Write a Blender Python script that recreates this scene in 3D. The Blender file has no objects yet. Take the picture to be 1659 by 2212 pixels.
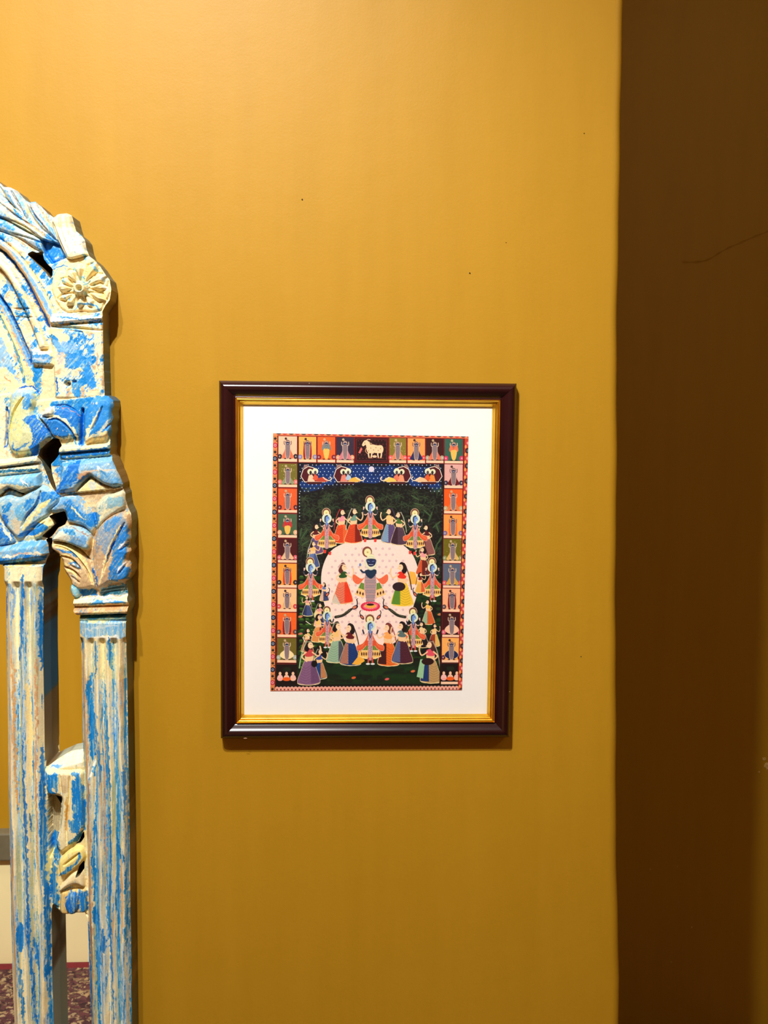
import bpy, bmesh, math
import numpy as np
from mathutils import Vector, Matrix, Euler

# ------------------------------------------------------------------ camera, world, lamps, exposure
S = bpy.context.scene
COL = S.collection
F = 2400.0                       # focal length in photo pixels (1659 x 2212)
YAW, PITCH = math.radians(2.5), math.radians(5.3)
CAM = Vector((0.0, -1.2, 1.5))
cd = bpy.data.cameras.new('camera'); cam = bpy.data.objects.new('camera', cd); COL.objects.link(cam)
cd.sensor_fit = 'VERTICAL'; cd.sensor_height = 24.0; cd.sensor_width = 18.0; cd.lens = F / 2212 * 24.0
cd.clip_start = 0.01
cam.location = CAM; cam.rotation_euler = (math.pi / 2 - PITCH, 0, -YAW)
S.camera = cam
S.view_settings.view_transform = 'Standard'; S.view_settings.look = 'None'
S.view_settings.gamma = 1.0; S.view_settings.use_curve_mapping = False
S.view_settings.exposure = 0.0
w = bpy.data.worlds.new('world'); S.world = w; w.use_nodes = True
w.node_tree.nodes['Background'].inputs[0].default_value = (1, 0.9, 0.75, 1)
w.node_tree.nodes['Background'].inputs[1].default_value = 0.02
LAMPS = [  # x, y, z, power, radius, spot angle
    (-0.22, -0.98, 2.52, 94, 0.015, 112, (1.0, 0.985, 0.955), 27),
    (-0.37, -1.12, 2.58, 60, 0.02, 98, (1.0, 0.985, 0.955), 27),
    (-1.0, -0.16, 2.35, 330, 0.03, 46, (1.0, 0.97, 0.90), -37),  # added unseen spot, brightens the opposite wall and skirting in the mirror
]
def add_lamps():
    for i, (x, y, z, p, r, a, c, tl) in enumerate(LAMPS):
        ld = bpy.data.lights.new('downlight_lamp', 'SPOT'); ld.energy = p; ld.shadow_soft_size = r
        ld.spot_size = math.radians(a); ld.spot_blend = 0.9; ld.color = c
        lo = bpy.data.objects.new('downlight_lamp', ld); COL.objects.link(lo); lo.location = (x, y, z)
        lo.rotation_euler = (math.radians(tl), 0, 0)
add_lamps()
def fill(name, loc, rot, size, p, c):
    ld = bpy.data.lights.new(name, 'AREA'); ld.shape = 'RECTANGLE'; ld.size, ld.size_y = size; ld.energy = p; ld.color = c
    lo = bpy.data.objects.new(name, ld); COL.objects.link(lo); lo.location = loc; lo.rotation_euler = rot
fill('added_ceiling_fill', (-0.9, -1.0, 2.66), (0, 0, 0), (0.5, 0.3), 3.5, (1, .93, .8))  # soft overhead fill added to lift the room, no fitting there

fill('added_recess_fill', (0.95, .7, 2.66), (0, 0, 0), (0.2, 0.2), .5, (1, .93, .8))  # added unseen fill, lightens the upper part of the recess wall
bl = bpy.data.lights.new('added_point_fill', 'POINT'); bl.energy = 11; bl.color = (1, .95, .84); bl.shadow_soft_size = .06  # unseen point fill added to brighten the recess evenly
bo = bpy.data.objects.new('added_point_fill', bl); COL.objects.link(bo); bo.location = (1.3, -.95, 2.3)

# ------------------------------------------------------------------ helpers
RM = Euler(cam.rotation_euler).to_matrix()
RMN = np.array(RM)
def unproj(px, py, y):
    """photo pixel -> point on the wall-parallel plane at depth y (arrays allowed) -> x, z"""
    px = np.asarray(px, float); py = np.asarray(py, float)
    d = np.stack([(px - 829.5) / F, -(py - 1106) / F, -np.ones_like(px)], -1) @ RMN.T
    t = (y - CAM.y) / d[..., 1]
    return CAM.x + d[..., 0] * t, CAM.z + d[..., 2] * t
def pt(px, py, y):
    x, z = unproj(px, py, y); return Vector((float(x), y, float(z)))
def s2l(c):
    c = np.asarray(c, float) / 255.0
    return np.where(c <= 0.04045, c / 12.92, ((c + 0.055) / 1.055) ** 2.4)
def rgba(r, g, b): return tuple(float(v) for v in s2l((r, g, b))) + (1.0,)

def tag(o, label=None, cat=None, group=None, kind=None):
    if label: o['label'] = label
    if cat: o['category'] = cat
    if group: o['group'] = group
    if kind: o['kind'] = kind
    return o
def empty(name, loc):
    o = bpy.data.objects.new(name, None); COL.objects.link(o); o.location = loc; o.empty_display_size = .05
    return o
def mesh_obj(name, verts, faces, mat, parent=None, smooth=False):
    """verts in world coordinates; stored relative to the parent's origin"""
    me = bpy.data.meshes.new(name)
    off = Vector(parent.location) if parent is not None else Vector((0, 0, 0))
    v = np.asarray(verts, float).reshape(-1, 3) - np.array(off)
    if isinstance(faces, np.ndarray):
        n, k = faces.shape
        me.vertices.add(len(v)); me.vertices.foreach_set('co', v.astype(np.float32).ravel())
        me.loops.add(n * k); me.loops.foreach_set('vertex_index', faces.astype(np.int32).ravel())
        me.polygons.add(n); me.polygons.foreach_set('loop_start', (np.arange(n) * k).astype(np.int32))
        me.update(calc_edges=True)
    else:
        me.from_pydata([tuple(p) for p in v], [], [tuple(f) for f in faces])
    if smooth: me.polygons.foreach_set('use_smooth', np.ones(len(me.polygons), bool))
    me.materials.append(mat); me.update()
    o = bpy.data.objects.new(name, me); COL.objects.link(o)
    if parent is not None: o.parent = parent
    return o
def color_attr(o, cols, name='paint'):
    a = o.data.color_attributes.new(name, 'FLOAT_COLOR', 'POINT')
    c = np.ones((len(cols), 4), np.float32); c[:, :3] = cols
    a.data.foreach_set('color', c.ravel())
def box(name, lo, hi, mat, parent=None, bevel=0.0):
    bm = bmesh.new(); bmesh.ops.create_cube(bm, size=1)
    for v in bm.verts:
        v.co = Vector([(lo[i] + hi[i]) / 2 + v.co[i] * (hi[i] - lo[i]) for i in range(3)])
    if bevel: bmesh.ops.bevel(bm, geom=bm.edges[:], offset=bevel, segments=2, affect='EDGES', profile=.5)
    off = Vector(parent.location) if parent is not None else Vector((0, 0, 0))
    for v in bm.verts: v.co -= off
    me = bpy.data.meshes.new(name); bm.to_mesh(me); bm.free(); me.materials.append(mat)
    o = bpy.data.objects.new(name, me); COL.objects.link(o)
    if parent is not None: o.parent = parent
    return o

class NT:
    def __init__(s, name):
        s.m = bpy.data.materials.new(name); s.m.use_nodes = True; s.t = s.m.node_tree
        s.b = s.t.nodes['Principled BSDF']
    def n(s, typ, **kw):
        o = s.t.nodes.new(typ)
        for k, v in kw.items(): setattr(o, k, v)
        return o
    def l(s, a, b): s.t.links.new(a, b)
    def noise(s, scale, detail=4, rough=.55, stretch=None):
        tc = s.n('ShaderNodeTexCoord'); nz = s.n('ShaderNodeTexNoise')
        nz.inputs['Scale'].default_value = scale; nz.inputs['Detail'].default_value = detail; nz.inputs['Roughness'].default_value = rough
        src = tc.outputs['Object']
        if stretch:
            mp = s.n('ShaderNodeMapping'); mp.inputs['Scale'].default_value = stretch; s.l(src, mp.inputs['Vector']); src = mp.outputs[0]
        s.l(src, nz.inputs['Vector']); return nz.outputs[0]
    def ramp(s, fac, stops):
        r = s.n('ShaderNodeValToRGB'); e = r.color_ramp.elements
        while len(e) < len(stops): e.new(.5)
        for el, (p, c) in zip(e, stops): el.position = p; el.color = c
        s.l(fac, r.inputs[0]); return r.outputs[0]
    def bump(s, h, strength, dist):
        b = s.n('ShaderNodeBump'); b.inputs['Strength'].default_value = strength; b.inputs['Distance'].default_value = dist
        s.l(h, b.inputs['Height'])
        if s.b.inputs['Normal'].is_linked: s.l(s.b.inputs['Normal'].links[0].from_socket, b.inputs['Normal'])
        s.l(b.outputs[0], s.b.inputs['Normal'])
def plain(name, c, rough=.5, metal=0.0, spec=.5, var=0.08, scale=30, stretch=None, bump=0):
    m = NT(name); m.b.inputs['Roughness'].default_value = rough; m.b.inputs['Metallic'].default_value = metal
    m.b.inputs['Specular IOR Level'].default_value = spec
    nz = m.noise(scale, stretch=stretch)
    lo = tuple(v * (1 - var) for v in c[:3]) + (1,); hi = tuple(min(1, v * (1 + var)) for v in c[:3]) + (1,)
    m.l(m.ramp(nz, [(.3, lo), (.7, hi)]), m.b.inputs['Base Color'])
    if bump: m.bump(nz, bump, .001)
    return m.m

# ------------------------------------------------------------------ materials
def wall_material(name, c1, c2, rough, spec):
    m = NT(name)
    n1 = m.noise(2.2, 3, .6, (1, 1, .35)); n2 = m.noise(22, 5, .6, (1.6, 1, .22))
    mix = m.n('ShaderNodeMix', data_type='FLOAT'); mix.inputs[0].default_value = .45
    m.l(n1, mix.inputs[2]); m.l(n2, mix.inputs[3])
    m.l(m.ramp(mix.outputs[0], [(.35, c1), (.65, c2)]), m.b.inputs['Base Color'])
    m.b.inputs['Roughness'].default_value = rough; m.b.inputs['Specular IOR Level'].default_value = spec
    m.bump(m.noise(420, 4, .6), .16, .0006)
    m.bump(m.noise(34, 3, .5), .10, .0025)
    m.bump(m.noise(7, 2, .5, (1, 1, .5)), .12, .006)
    return m.m
M_WALL = wall_material('mustard_wall_paint', (.425, .218, .007, 1), (.468, .243, .011, 1), .5, .33)
M_WALL2 = wall_material('recess_wall_paint', (.425, .218, .005, 1), (.468, .243, .008, 1), .6, .3)
M_CREAM = plain('cream_paint', rgba(250, 234, 180), .5, var=.04, scale=6)
M_GREYT = plain('grey_stone_trim', rgba(108, 100, 78), .5, var=.1)
M_CEIL = plain('ceiling_paint', rgba(225, 215, 190), .8, var=.02)
M_FLOOR = plain('floor_tile', rgba(140, 110, 80), .35, var=.15, scale=5)
M_RED = plain('red_rug_border', rgba(104, 6, 22), .9, var=.2, scale=120)
def rug_material():
    m = NT('mottled_rug_pile'); tc = m.n('ShaderNodeTexCoord'); v = m.n('ShaderNodeTexVoronoi'); v.inputs['Scale'].default_value = 120
    nn = m.n('ShaderNodeTexNoise'); nn.inputs['Scale'].default_value = 60; nn.inputs['Detail'].default_value = 3; m.l(tc.outputs['Object'], nn.inputs['Vector'])
    vm = m.n('ShaderNodeVectorMath', operation='MULTIPLY_ADD'); vm.inputs[1].default_value = (.03, .03, .03); m.l(nn.outputs['Color'], vm.inputs[0]); m.l(tc.outputs['Object'], vm.inputs[2]); m.l(vm.outputs[0], v.inputs['Vector'])
    s = m.n('ShaderNodeSeparateColor'); m.l(v.outputs['Color'], s.inputs[0])
    m.l(m.ramp(s.outputs[0], [(0, rgba(36, 11, 16)), (.3, rgba(78, 34, 38)), (.5, rgba(98, 50, 52)), (.66, rgba(58, 24, 30)), (.78, rgba(170, 140, 98)), (.88, rgba(70, 28, 34)), (1, rgba(180, 156, 114))]), m.b.inputs['Base Color'])
    m.b.inputs['Roughness'].default_value = .95; m.bump(m.noise(160), .8, .01); return m.m
M_RUG = rug_material()
M_MAHOG = plain('mahogany_lacquer', rgba(42, 12, 14), .24, var=.22, scale=14, stretch=(1, 1, 1), spec=.6)
M_GOLD = plain('gilt_leaf', (.90, .56, .06, 1), .34, metal=1.0, var=.08, scale=60)
M_MAT = plain('white_mat_board', (.92, .89, .85, 1), .75, var=.01, scale=300, spec=.3)
M_BACK = plain('dark_backing_wood', rgba(62, 38, 14), .8, var=.2)
def attr_material(name, attr, rough, spec, bumpscale=None, bstr=.3, bdist=.001, stretch=None):
    m = NT(name); a = m.n('ShaderNodeAttribute'); a.attribute_name = attr
    m.l(a.outputs['Color'], m.b.inputs['Base Color'])
    m.b.inputs['Roughness'].default_value = rough; m.b.inputs['Specular IOR Level'].default_value = spec
    if bumpscale: m.bump(m.noise(bumpscale, 4, .6, stretch), bstr, bdist)
    return m.m
M_PRINT = attr_material('printed_paper', 'paint', .6, .3)
M_CARVE = attr_material('distressed_painted_wood', 'paint', .5, .35, 300, .18, .0008, (1, 1, .25))
def glass_material():
    m = NT('picture_glass'); t = m.t; t.nodes.remove(m.b); out = t.nodes['Material Output']
    tr = m.n('ShaderNodeBsdfTransparent'); gl = m.n('ShaderNodeBsdfGlossy'); gl.inputs['Roughness'].default_value = .02
    fr = m.n('ShaderNodeLayerWeight'); fr.inputs[0].default_value = .5; mx = m.n('ShaderNodeMixShader')
    pw = m.n('ShaderNodeMath', operation='POWER'); pw.inputs[1].default_value = 5; m.l(fr.outputs['Facing'], pw.inputs[0])
    ma = m.n('ShaderNodeMath', operation='MULTIPLY_ADD'); ma.inputs[1].default_value = .9; ma.inputs[2].default_value = .045; m.l(pw.outputs[0], ma.inputs[0])
    m.l(ma.outputs[0], mx.inputs[0]); m.l(tr.outputs[0], mx.inputs[1]); m.l(gl.outputs[0], mx.inputs[2]); m.l(mx.outputs[0], out.inputs[0]); return m.m
M_GLASS = glass_material()
def mirror_material():
    m = NT('mirror_silvering'); m.b.inputs['Metallic'].default_value = 1; m.b.inputs['Roughness'].default_value = .012
    m.l(m.ramp(m.noise(3), [(.3, (.88, .89, .87, 1)), (.7, (.92, .92, .91, 1))]), m.b.inputs['Base Color']); return m.m
M_MIRROR = mirror_material()
M_WHITE = plain('white_metal_trim', (.8, .78, .74, 1), .4, var=.02)
M_LENS = NT('lamp_lens'); M_LENS.b.inputs['Emission Color'].default_value = (1, .93, .8, 1); M_LENS.b.inputs['Emission Strength'].default_value = 6; M_LENS = M_LENS.m

# ------------------------------------------------------------------ the room
H = 2.7; XL = -2.0; XR = 1.6; YB = -1.76; YR = 1.3
ek = [(1351, -40), (1350, 0), (1347, 180), (1342, 420), (1338, 700), (1337, 1000), (1335, 1300), (1335, 1600), (1337, 1900), (1341, 2100), (1344, 2212), (1345, 2260)]
ex, ez = unproj([a for a, b in ek], [b for a, b in ek], 0.0)
def edge_x(z): return float(np.interp(z, ez[::-1], ex[::-1]))
RAD = .011
# main wall with its rounded plaster arris and the return into the recess
zs = np.concatenate([[0], np.linspace(.85, 2.15, 90), [H]])
arc = [(RAD * (math.sin(a) - 1), RAD * (1 - math.cos(a))) for a in np.linspace(0, math.pi / 2, 9)]
prof = [(None, XL), (None, -.9), (None, -.3), (None, .0)]
V = []; W = 0
for z in zs:
    e = edge_x(z) + .0004 * math.sin(z * 23) + .0003 * math.sin(z * 61 + 1)
    row = [(XL, 0, z), (-.9, 0, z), (-.3, 0, z), (0.1, 0, z)] + [(e + dx, dy, z) for dx, dy in arc] + [(e, .25, z), (e, YR, z)]
    W = len(row); V += row
FQ = [(i * W + j, i * W + j + 1, (i + 1) * W + j + 1, (i + 1) * W + j) for i in range(len(zs) - 1) for j in range(W - 1)]
wb = mesh_obj('wall_back', V, FQ, M_WALL, smooth=True); tag(wb, 'mustard painted wall the framed picture and carved mirror hang on', kind='structure')
for f in wb.data.polygons: pass
def quad(name, pts, mat, label):
    # a wall slab 5 cm thick, built away from the room
    a = [Vector(p) for p in pts]; n = (a[1] - a[0]).cross(a[3] - a[0]).normalized() * .05
    v = [tuple(p) for p in a] + [tuple(p - n) for p in a]
    o = mesh_obj(name, v, [(0, 1, 2, 3), (7, 6, 5, 4), (0, 4, 5, 1), (1, 5, 6, 2), (2, 6, 7, 3), (3, 7, 4, 0)], mat)
    return tag(o, label, kind='structure')
ec = edge_x(1.5)
quad('wall_recess', [(ec - .3, YR, 0), (XR, YR, 0), (XR, YR, H), (ec - .3, YR, H)], M_WALL2, 'shaded mustard wall at the back of the recess')
quad('wall_right', [(XR, YR, 0), (XR, YB, 0), (XR, YB, H), (XR, YR, H)], M_WALL2, 'right side wall of the room')
quad('wall_left', [(XL, YB, 0), (XL, 0, 0), (XL, 0, H), (XL, YB, H)], M_WALL2, 'left side wall of the room')
quad('wall_front', [(XR, YB, 0), (XL, YB, 0), (XL, YB, H), (XR, YB, H)], M_WALL, 'mustard wall opposite, seen in the mirror')
quad('floor', [(XL, YB, 0), (XR, YB, 0), (XR, YR, 0), (XL, YR, 0)], M_FLOOR, 'tiled floor')
quad('ceiling', [(XL, YR, H), (XR, YR, H), (XR, YB, H), (XL, YB, H)], M_CEIL, 'pale ceiling')
tag(box('baseboard_front', (XL, YB, 0), (XR, YB + .03, .30), M_CREAM), 'tall cream skirting along the opposite wall', kind='structure')
tag(box('trim_1', (XL, YB, .30), (XR, YB + .045, .375), M_GREYT, bevel=.004), 'grey stone ledge over the cream skirting', kind='structure')
# rug on the floor behind the camera, seen only in the mirror
rug = empty('rug', (-.5, -1.0, 0)); tag(rug, 'mottled rug with a red border, reflected at the foot of the mirror', 'rug')
RX0, RX1, RY0, RY1 = -1.9, 1.2, -1.722, -.25
box('rug_pile', (RX0 + .035, RY0 + .035, .001), (RX1 - .035, RY1 - .035, .014), M_RUG, rug)
bv = []; bf = []
for x0, x1, y0, y1 in ((RX0, RX1, RY0, RY0 + .035), (RX0, RX1, RY1 - .035, RY1), (RX0, RX0 + .035, RY0 + .035, RY1 - .06), (RX1 - .035, RX1, RY0 + .035, RY1 - .06)):
    k = len(bv); bv += [(x0, y0, .001), (x1, y0, .001), (x1, y1, .001), (x0, y1, .001), (x0, y0, .012), (x1, y0, .012), (x1, y1, .012), (x0, y1, .012)]
    bf += [(k, k + 3, k + 2, k + 1), (k + 4, k + 5, k + 6, k + 7), (k, k + 1, k + 5, k + 4), (k + 1, k + 2, k + 6, k + 5), (k + 2, k + 3, k + 7, k + 6), (k + 3, k, k + 4, k + 7)]
mesh_obj('rug_border', bv, bf, M_RED, rug)
# ceiling downlights; the third is an added, unseen fill
def lathe(name, profile, mat, parent, cx, cy, cz, n=32):
    v = []; f = []
    for r, z in profile:
        v += [(cx + r * math.cos(2 * math.pi * i / n), cy + r * math.sin(2 * math.pi * i / n), cz + z) for i in range(n)]
    for k in range(len(profile) - 1):
        f += [(k * n + i, k * n + (i + 1) % n, (k + 1) * n + (i + 1) % n, (k + 1) * n + i) for i in range(n)]
    return mesh_obj(name, v, f, mat, parent, smooth=True)
for k, L in enumerate(LAMPS):
    d = empty('ceiling_spotlight', (L[0], L[1], H)); tag(d, ['small white ceiling spotlight above the framed picture', 'small white ceiling spotlight above the carved mirror', 'added unseen spotlight that brightens the cream skirting'][k], 'light', 'ceiling spotlights')
    lathe('housing', [(.0, 0), (.045, 0), (.05, -.01), (.05, -.09), (.045, -.10), (.042, -.095), (.042, -.04), (.0, -.04)], M_WHITE, d, L[0], L[1], H)

# ------------------------------------------------------------------ a small painter for pigment and carving fields
RNG = np.random.RandomState(7)
class Paint:
    """a regular grid over u0..u1, v0..v1 (photo-pixel sized units), k cells per unit"""
    def __init__(s, u0, u1, v0, v1, k, tf=None):
        s.u0, s.v0, s.k = u0, v0, k
        s.w = int(round((u1 - u0) * k)) + 1; s.h = int(round((v1 - v0) * k)) + 1
        s.u = u0 + np.arange(s.w) / k; s.v = v0 + np.arange(s.h) / k
        s.U, s.V = np.meshgrid(s.u, s.v); s.tf = tf
        s.C = np.zeros((s.h, s.w, 3)); s.soft = .6
    def T(s, pts):
        p = np.asarray(pts, float).reshape(-1, 2)
        return s.tf(p) if s.tf else p
    def win(s, p, pad):
        a0 = max(0, int((p[:, 0].min() - pad - s.u0) * s.k)); a1 = min(s.w, int((p[:, 0].max() + pad - s.u0) * s.k) + 2)
        b0 = max(0, int((p[:, 1].min() - pad - s.v0) * s.k)); b1 = min(s.h, int((p[:, 1].max() + pad - s.v0) * s.k) + 2)
        if a0 >= a1 or b0 >= b1: return None
        return slice(b0, b1), slice(a0, a1)
    def sd_poly(s, p, pad=3):
        """signed distance, positive inside, within a window"""
        W = s.win(p, pad)
        if W is None: return None, None
        X = s.U[W]; Y = s.V[W]; d = np.full(X.shape, 1e9); ins = np.zeros(X.shape, bool)
        n = len(p)
        for i in range(n):
            ax, ay = p[i]; bx, by = p[(i + 1) % n]; ex_, ey_ = bx - ax, by - ay
            L = ex_ * ex_ + ey_ * ey_ + 1e-12
            t = np.clip(((X - ax) * ex_ + (Y - ay) * ey_) / L, 0, 1)
            d = np.minimum(d, (X - ax - t * ex_) ** 2 + (Y - ay - t * ey_) ** 2)
            c = (ay > Y) != (by > Y)
            with np.errstate(divide='ignore', invalid='ignore'):
                ins ^= c & (X < (bx - ax) * (Y - ay) / (by - ay + 1e-12) + ax)
        return W, np.where(ins, 1, -1) * np.sqrt(d)
    def sd_line(s, p, pad):
        W = s.win(p, pad)
        if W is None: return None, None, None
        X = s.U[W]; Y = s.V[W]; d = np.full(X.shape, 1e9); tt = np.zeros(X.shape)
        n = len(p)
        for i in range(n - 1):
            ax, ay = p[i]; bx, by = p[i + 1]; ex_, ey_ = bx - ax, by - ay
            t = np.clip(((X - ax) * ex_ + (Y - ay) * ey_) / (ex_ * ex_ + ey_ * ey_ + 1e-12), 0, 1)
            q = (X - ax - t * ex_) ** 2 + (Y - ay - t * ey_) ** 2
            m = q < d; d = np.where(m, q, d); tt = np.where(m, (i + t) / (n - 1), tt)
        return W, np.sqrt(d), tt
    def mix(s, W, a, c):
        c = np.asarray(c, float); 
        if c.max() > 1.01: c = c / 255.0
        s.C[W] += (c - s.C[W]) * a[..., None]
    def poly(s, pts, c, alpha=1, outline=None, ow=.5):
        p = s.T(pts); W, d = s.sd_poly(p)
        if W is None: return
        s.mix(W, np.clip(d / s.soft + .5, 0, 1) * alpha, c)
        if outline is not None: s.mix(W, np.clip((ow - np.abs(d)) / s.soft + .5, 0, 1), outline)
    def line(s, pts, wd, c, alpha=1, taper=False):
        p = s.T(pts); W, d, t = s.sd_line(p, wd + 2)
        if W is None: return
        r = wd / 2 * (np.sin(np.pi * np.clip(t, 0.02, .98)) ** .6 if taper else 1)
        s.mix(W, np.clip((r - d) / s.soft + .5, 0, 1) * alpha, c)
    def ell(s, x, y, rx, ry, c, alpha=1, rot=0, outline=None, ow=.5):
        x, y = s.T([(x, y)])[0]
        p = np.array([(x - max(rx, ry), y - max(rx, ry)), (x + max(rx, ry), y + max(rx, ry))])
        W = s.win(p, 2)
        if W is None: return
        dx = s.U[W] - x; dy = s.V[W] - y; ca, sa = math.cos(rot), math.sin(rot)
        a = (dx * ca + dy * sa) / rx; b = (-dx * sa + dy * ca) / ry
        r = np.sqrt(a * a + b * b); d = (1 - r) * min(rx, ry)
        s.mix(W, np.clip(d / s.soft + .5, 0, 1) * alpha, c)
        if outline is not None: s.mix(W, np.clip((ow - np.abs(d)) / s.soft + .5, 0, 1), outline)
def spl(pts, n=8, closed=False):
    """Catmull-Rom through the points"""
    p = np.asarray(pts, float); m = len(p); out = []
    for i in range(m if closed else m - 1):
        g = (lambda k: p[k % m]) if closed else (lambda k: p[min(max(k, 0), m - 1)])
        a, b, c, d = g(i - 1), g(i), g(i + 1), g(i + 2)
        for j in range(n):
            t = j / n
            out.append(.5 * ((2 * b) + (c - a) * t + (2 * a - 5 * b + 4 * c - d) * t * t + (3 * b - a - 3 * c + d) * t ** 3))
    if not closed: out.append(p[-1])
    return np.array(out)
def vnoise(U, V, su, sv, seed=0, octaves=4, gain=.55):
    """value noise, feature size su x sv, 0..1 centred on .5"""
    r = np.random.RandomState(seed); tot = np.zeros(U.shape); amp = 1; s = 0
    for o in range(octaves):
        g = r.rand(257, 257); x = U / su * 2 ** o + 37.3; y = V / sv * 2 ** o + 91.7
        xi = np.floor(x).astype(int); yi = np.floor(y).astype(int); fx = x - xi; fy = y - yi
        fx = fx * fx * (3 - 2 * fx); fy = fy * fy * (3 - 2 * fy); xi %= 256; yi %= 256
        tot += amp * ((g[yi, xi] * (1 - fx) + g[yi, xi + 1] * fx) * (1 - fy) + (g[yi + 1, xi] * (1 - fx) + g[yi + 1, xi + 1] * fx) * fy)
        s += amp; amp *= gain
    return tot / s
def homography(src, dst):
    A = []; b = []
    for (x, y), (X, Y) in zip(src, dst):
        A.append([x, y, 1, 0, 0, 0, -X * x, -X * y]); b.append(X)
        A.append([0, 0, 0, x, y, 1, -Y * x, -Y * y]); b.append(Y)
    h = np.linalg.solve(np.array(A, float), np.array(b, float)); return np.append(h, 1).reshape(3, 3)
def hmap(Hm, p):
    p = np.asarray(p, float).reshape(-1, 2); q = np.c_[p, np.ones(len(p))] @ Hm.T
    return q[:, :2] / q[:, 2:]

# ------------------------------------------------------------------ the framed picture
YF = -0.0155                                             # front of the moulding, metres from the wall
FC = [(472, 822), (1118, 828), (1102, 1595), (476, 1598)]   # outer corners
fx_, fz_ = unproj([p[0] for p in FC], [p[1] for p in FC], YF)
cx, cz = fx_.mean(), fz_.mean()
fw = ((fx_[1] - fx_[0]) + (fx_[2] - fx_[3])) / 2; fh = ((fz_[0] - fz_[3]) + (fz_[1] - fz_[2])) / 2
rot = -(math.atan2(fz_[0] - fz_[1], fx_[1] - fx_[0]) + math.atan2(fz_[3] - fz_[2], fx_[2] - fx_[3]) + math.atan2(fx_[0] - fx_[3], fz_[0] - fz_[3]) + math.atan2(fx_[1] - fx_[2], fz_[1] - fz_[2])) / 4
pic = empty('framed_picture', (float(cx), 0, float(cz)))
tag(pic, 'framed devotional painting print in a dark mahogany frame with gold bead on the mustard wall', 'picture')
cr, sr = math.cos(rot), math.sin(rot)
def pl(x, z, y):      # picture-local to world, hung slightly crooked
    return (cx + x * cr - z * sr, y, cz + x * sr + z * cr)
def sweep(profile, mat, name, sides=(0, 1, 2, 3), label=None, gap=0.0):
    """profile: (inset from the outer edge, height off wall); mitred bars"""
    obs = []
    V = []; Fc = []
    for sd in sides:
        if name == 'moulding': V = []; Fc = []
        base = len(V); k = len(profile)
        for end in (0, 1):
            for ins, h in profile:
                hx, hz = fw / 2 - ins, fh / 2 - ins
                c = [(-hx, hz), (hx, hz), (hx, -hz), (-hx, -hz)]
                a = c[(sd + end) % 4]; b = c[(sd + 1 - end) % 4]
                dx, dz = b[0] - a[0], b[1] - a[1]; L = math.hypot(dx, dz)
                V.append(pl(a[0] + dx / L * gap, a[1] + dz / L * gap, -h))
        for i in range(k - 1):
            Fc.append((base + i, base + i + 1, base + k + i + 1, base + k + i))
        if name == 'moulding':
            obs.append(mesh_obj(name, V, Fc, mat, pic, smooth=True))
    if name != 'moulding': obs.append(mesh_obj(name, V, Fc, mat, pic, smooth=True))
    for o in obs:
        bm = bmesh.new(); bm.from_mesh(o.data); bmesh.ops.recalc_face_normals(bm, faces=bm.faces); bm.to_mesh(o.data); bm.free()
        o.data.set_sharp_from_angle(angle=math.radians(35))
    return obs
MW = .0178; GW = .0072
MOFF = .0062
mould = [(0, .0), (0, .0165), (.0006, .0185), (.0022, .0205), (.0035, .0218), (.0050, .0226), (.0065, .0229), (.0080, .0226), (.0095, .0219), (.0112, .0206), (.0130, .0189), (.0146, .0172), (.0156, .0166), (.0163, .0167), (.0168, .0172), (.0172, .0173), (MW, .0168), (MW, .0095)]
mould = [(a, max(0, h - MOFF) if h > .001 else 0) for a, h in mould]
def side_gap(): return .00015
sweep(mould, M_MAHOG, 'moulding', gap=.00012)
def bead(a, b, h0, hh, n=8):
    return [(a + (b - a) * i / n, h0 + hh * math.sin(math.pi * i / n)) for i in range(n + 1)]
gp = [(MW - .0004, .008), (MW - .0004, .0155)] + bead(MW, MW + .0030, .0142, .0014) + bead(MW + .0032, MW + .0048, .0126, .0010, 6) + [(MW + .0052, .0118), (MW + .0066, .0098), (MW + GW, .0090), (MW + GW, .0088)]
gp = [(a, h - .0030) for a, h in gp]
sweep(gp, M_GOLD, 'gold_bead')[0]['label'] = 'gold bead'
ix, iz = fw / 2 - MW - GW + .003, fh / 2 - MW - GW + .003
def slab(name, hx, hz, y0, y1, mat):
    v = [pl(-hx, -hz, y0), pl(hx, -hz, y0), pl(hx, hz, y0), pl(-hx, hz, y0), pl(-hx, -hz, y1), pl(hx, -hz, y1), pl(hx, hz, y1), pl(-hx, hz, y1)]
    return mesh_obj(name, v, [(0, 1, 2, 3), (5, 4, 7, 6), (4, 5, 1, 0), (5, 6, 2, 1), (6, 7, 3, 2), (7, 4, 0, 3)], mat, pic)
slab('mat_board', ix, iz, -.0055, -.0040, M_MAT)['label'] = 'white mat board'
slab('backing_board', ix + .008, iz + .008, -.0038, -.0006, M_BACK)
gx, gz = ix, iz
mesh_obj('glass', [pl(-gx, -gz, -.0069), pl(gx, -gz, -.0069), pl(gx, gz, -.0069), pl(-gx, gz, -.0069)], [(0, 1, 2, 3)], M_GLASS, pic)
# small chips in the lacquer of the lower bar
M_CHIP = plain('bare_chip', rgba(205, 165, 140), .7)
for (px, py, a, b) in ((530, 1594.5, 4, .8), (1046, 1586.5, 5, .5), (1052, 1587.5, 3, .4), (1088, 1587, 4, .5), (668, 828, 1.2, .6), (1101, 1494, .8, .6)):
    cv = []; hh = -.0158
    for j in range(10):
        t = 2 * math.pi * j / 10; q = pt(px + a * math.cos(t) * (1 + .3 * math.sin(3 * t)), py + b * math.sin(t), hh); cv.append(tuple(q))
    ch = mesh_obj('lacquer_chip', cv, [tuple(range(10))], M_CHIP, pic); ch['label'] = 'pale chip in the dark lacquer'

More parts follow.
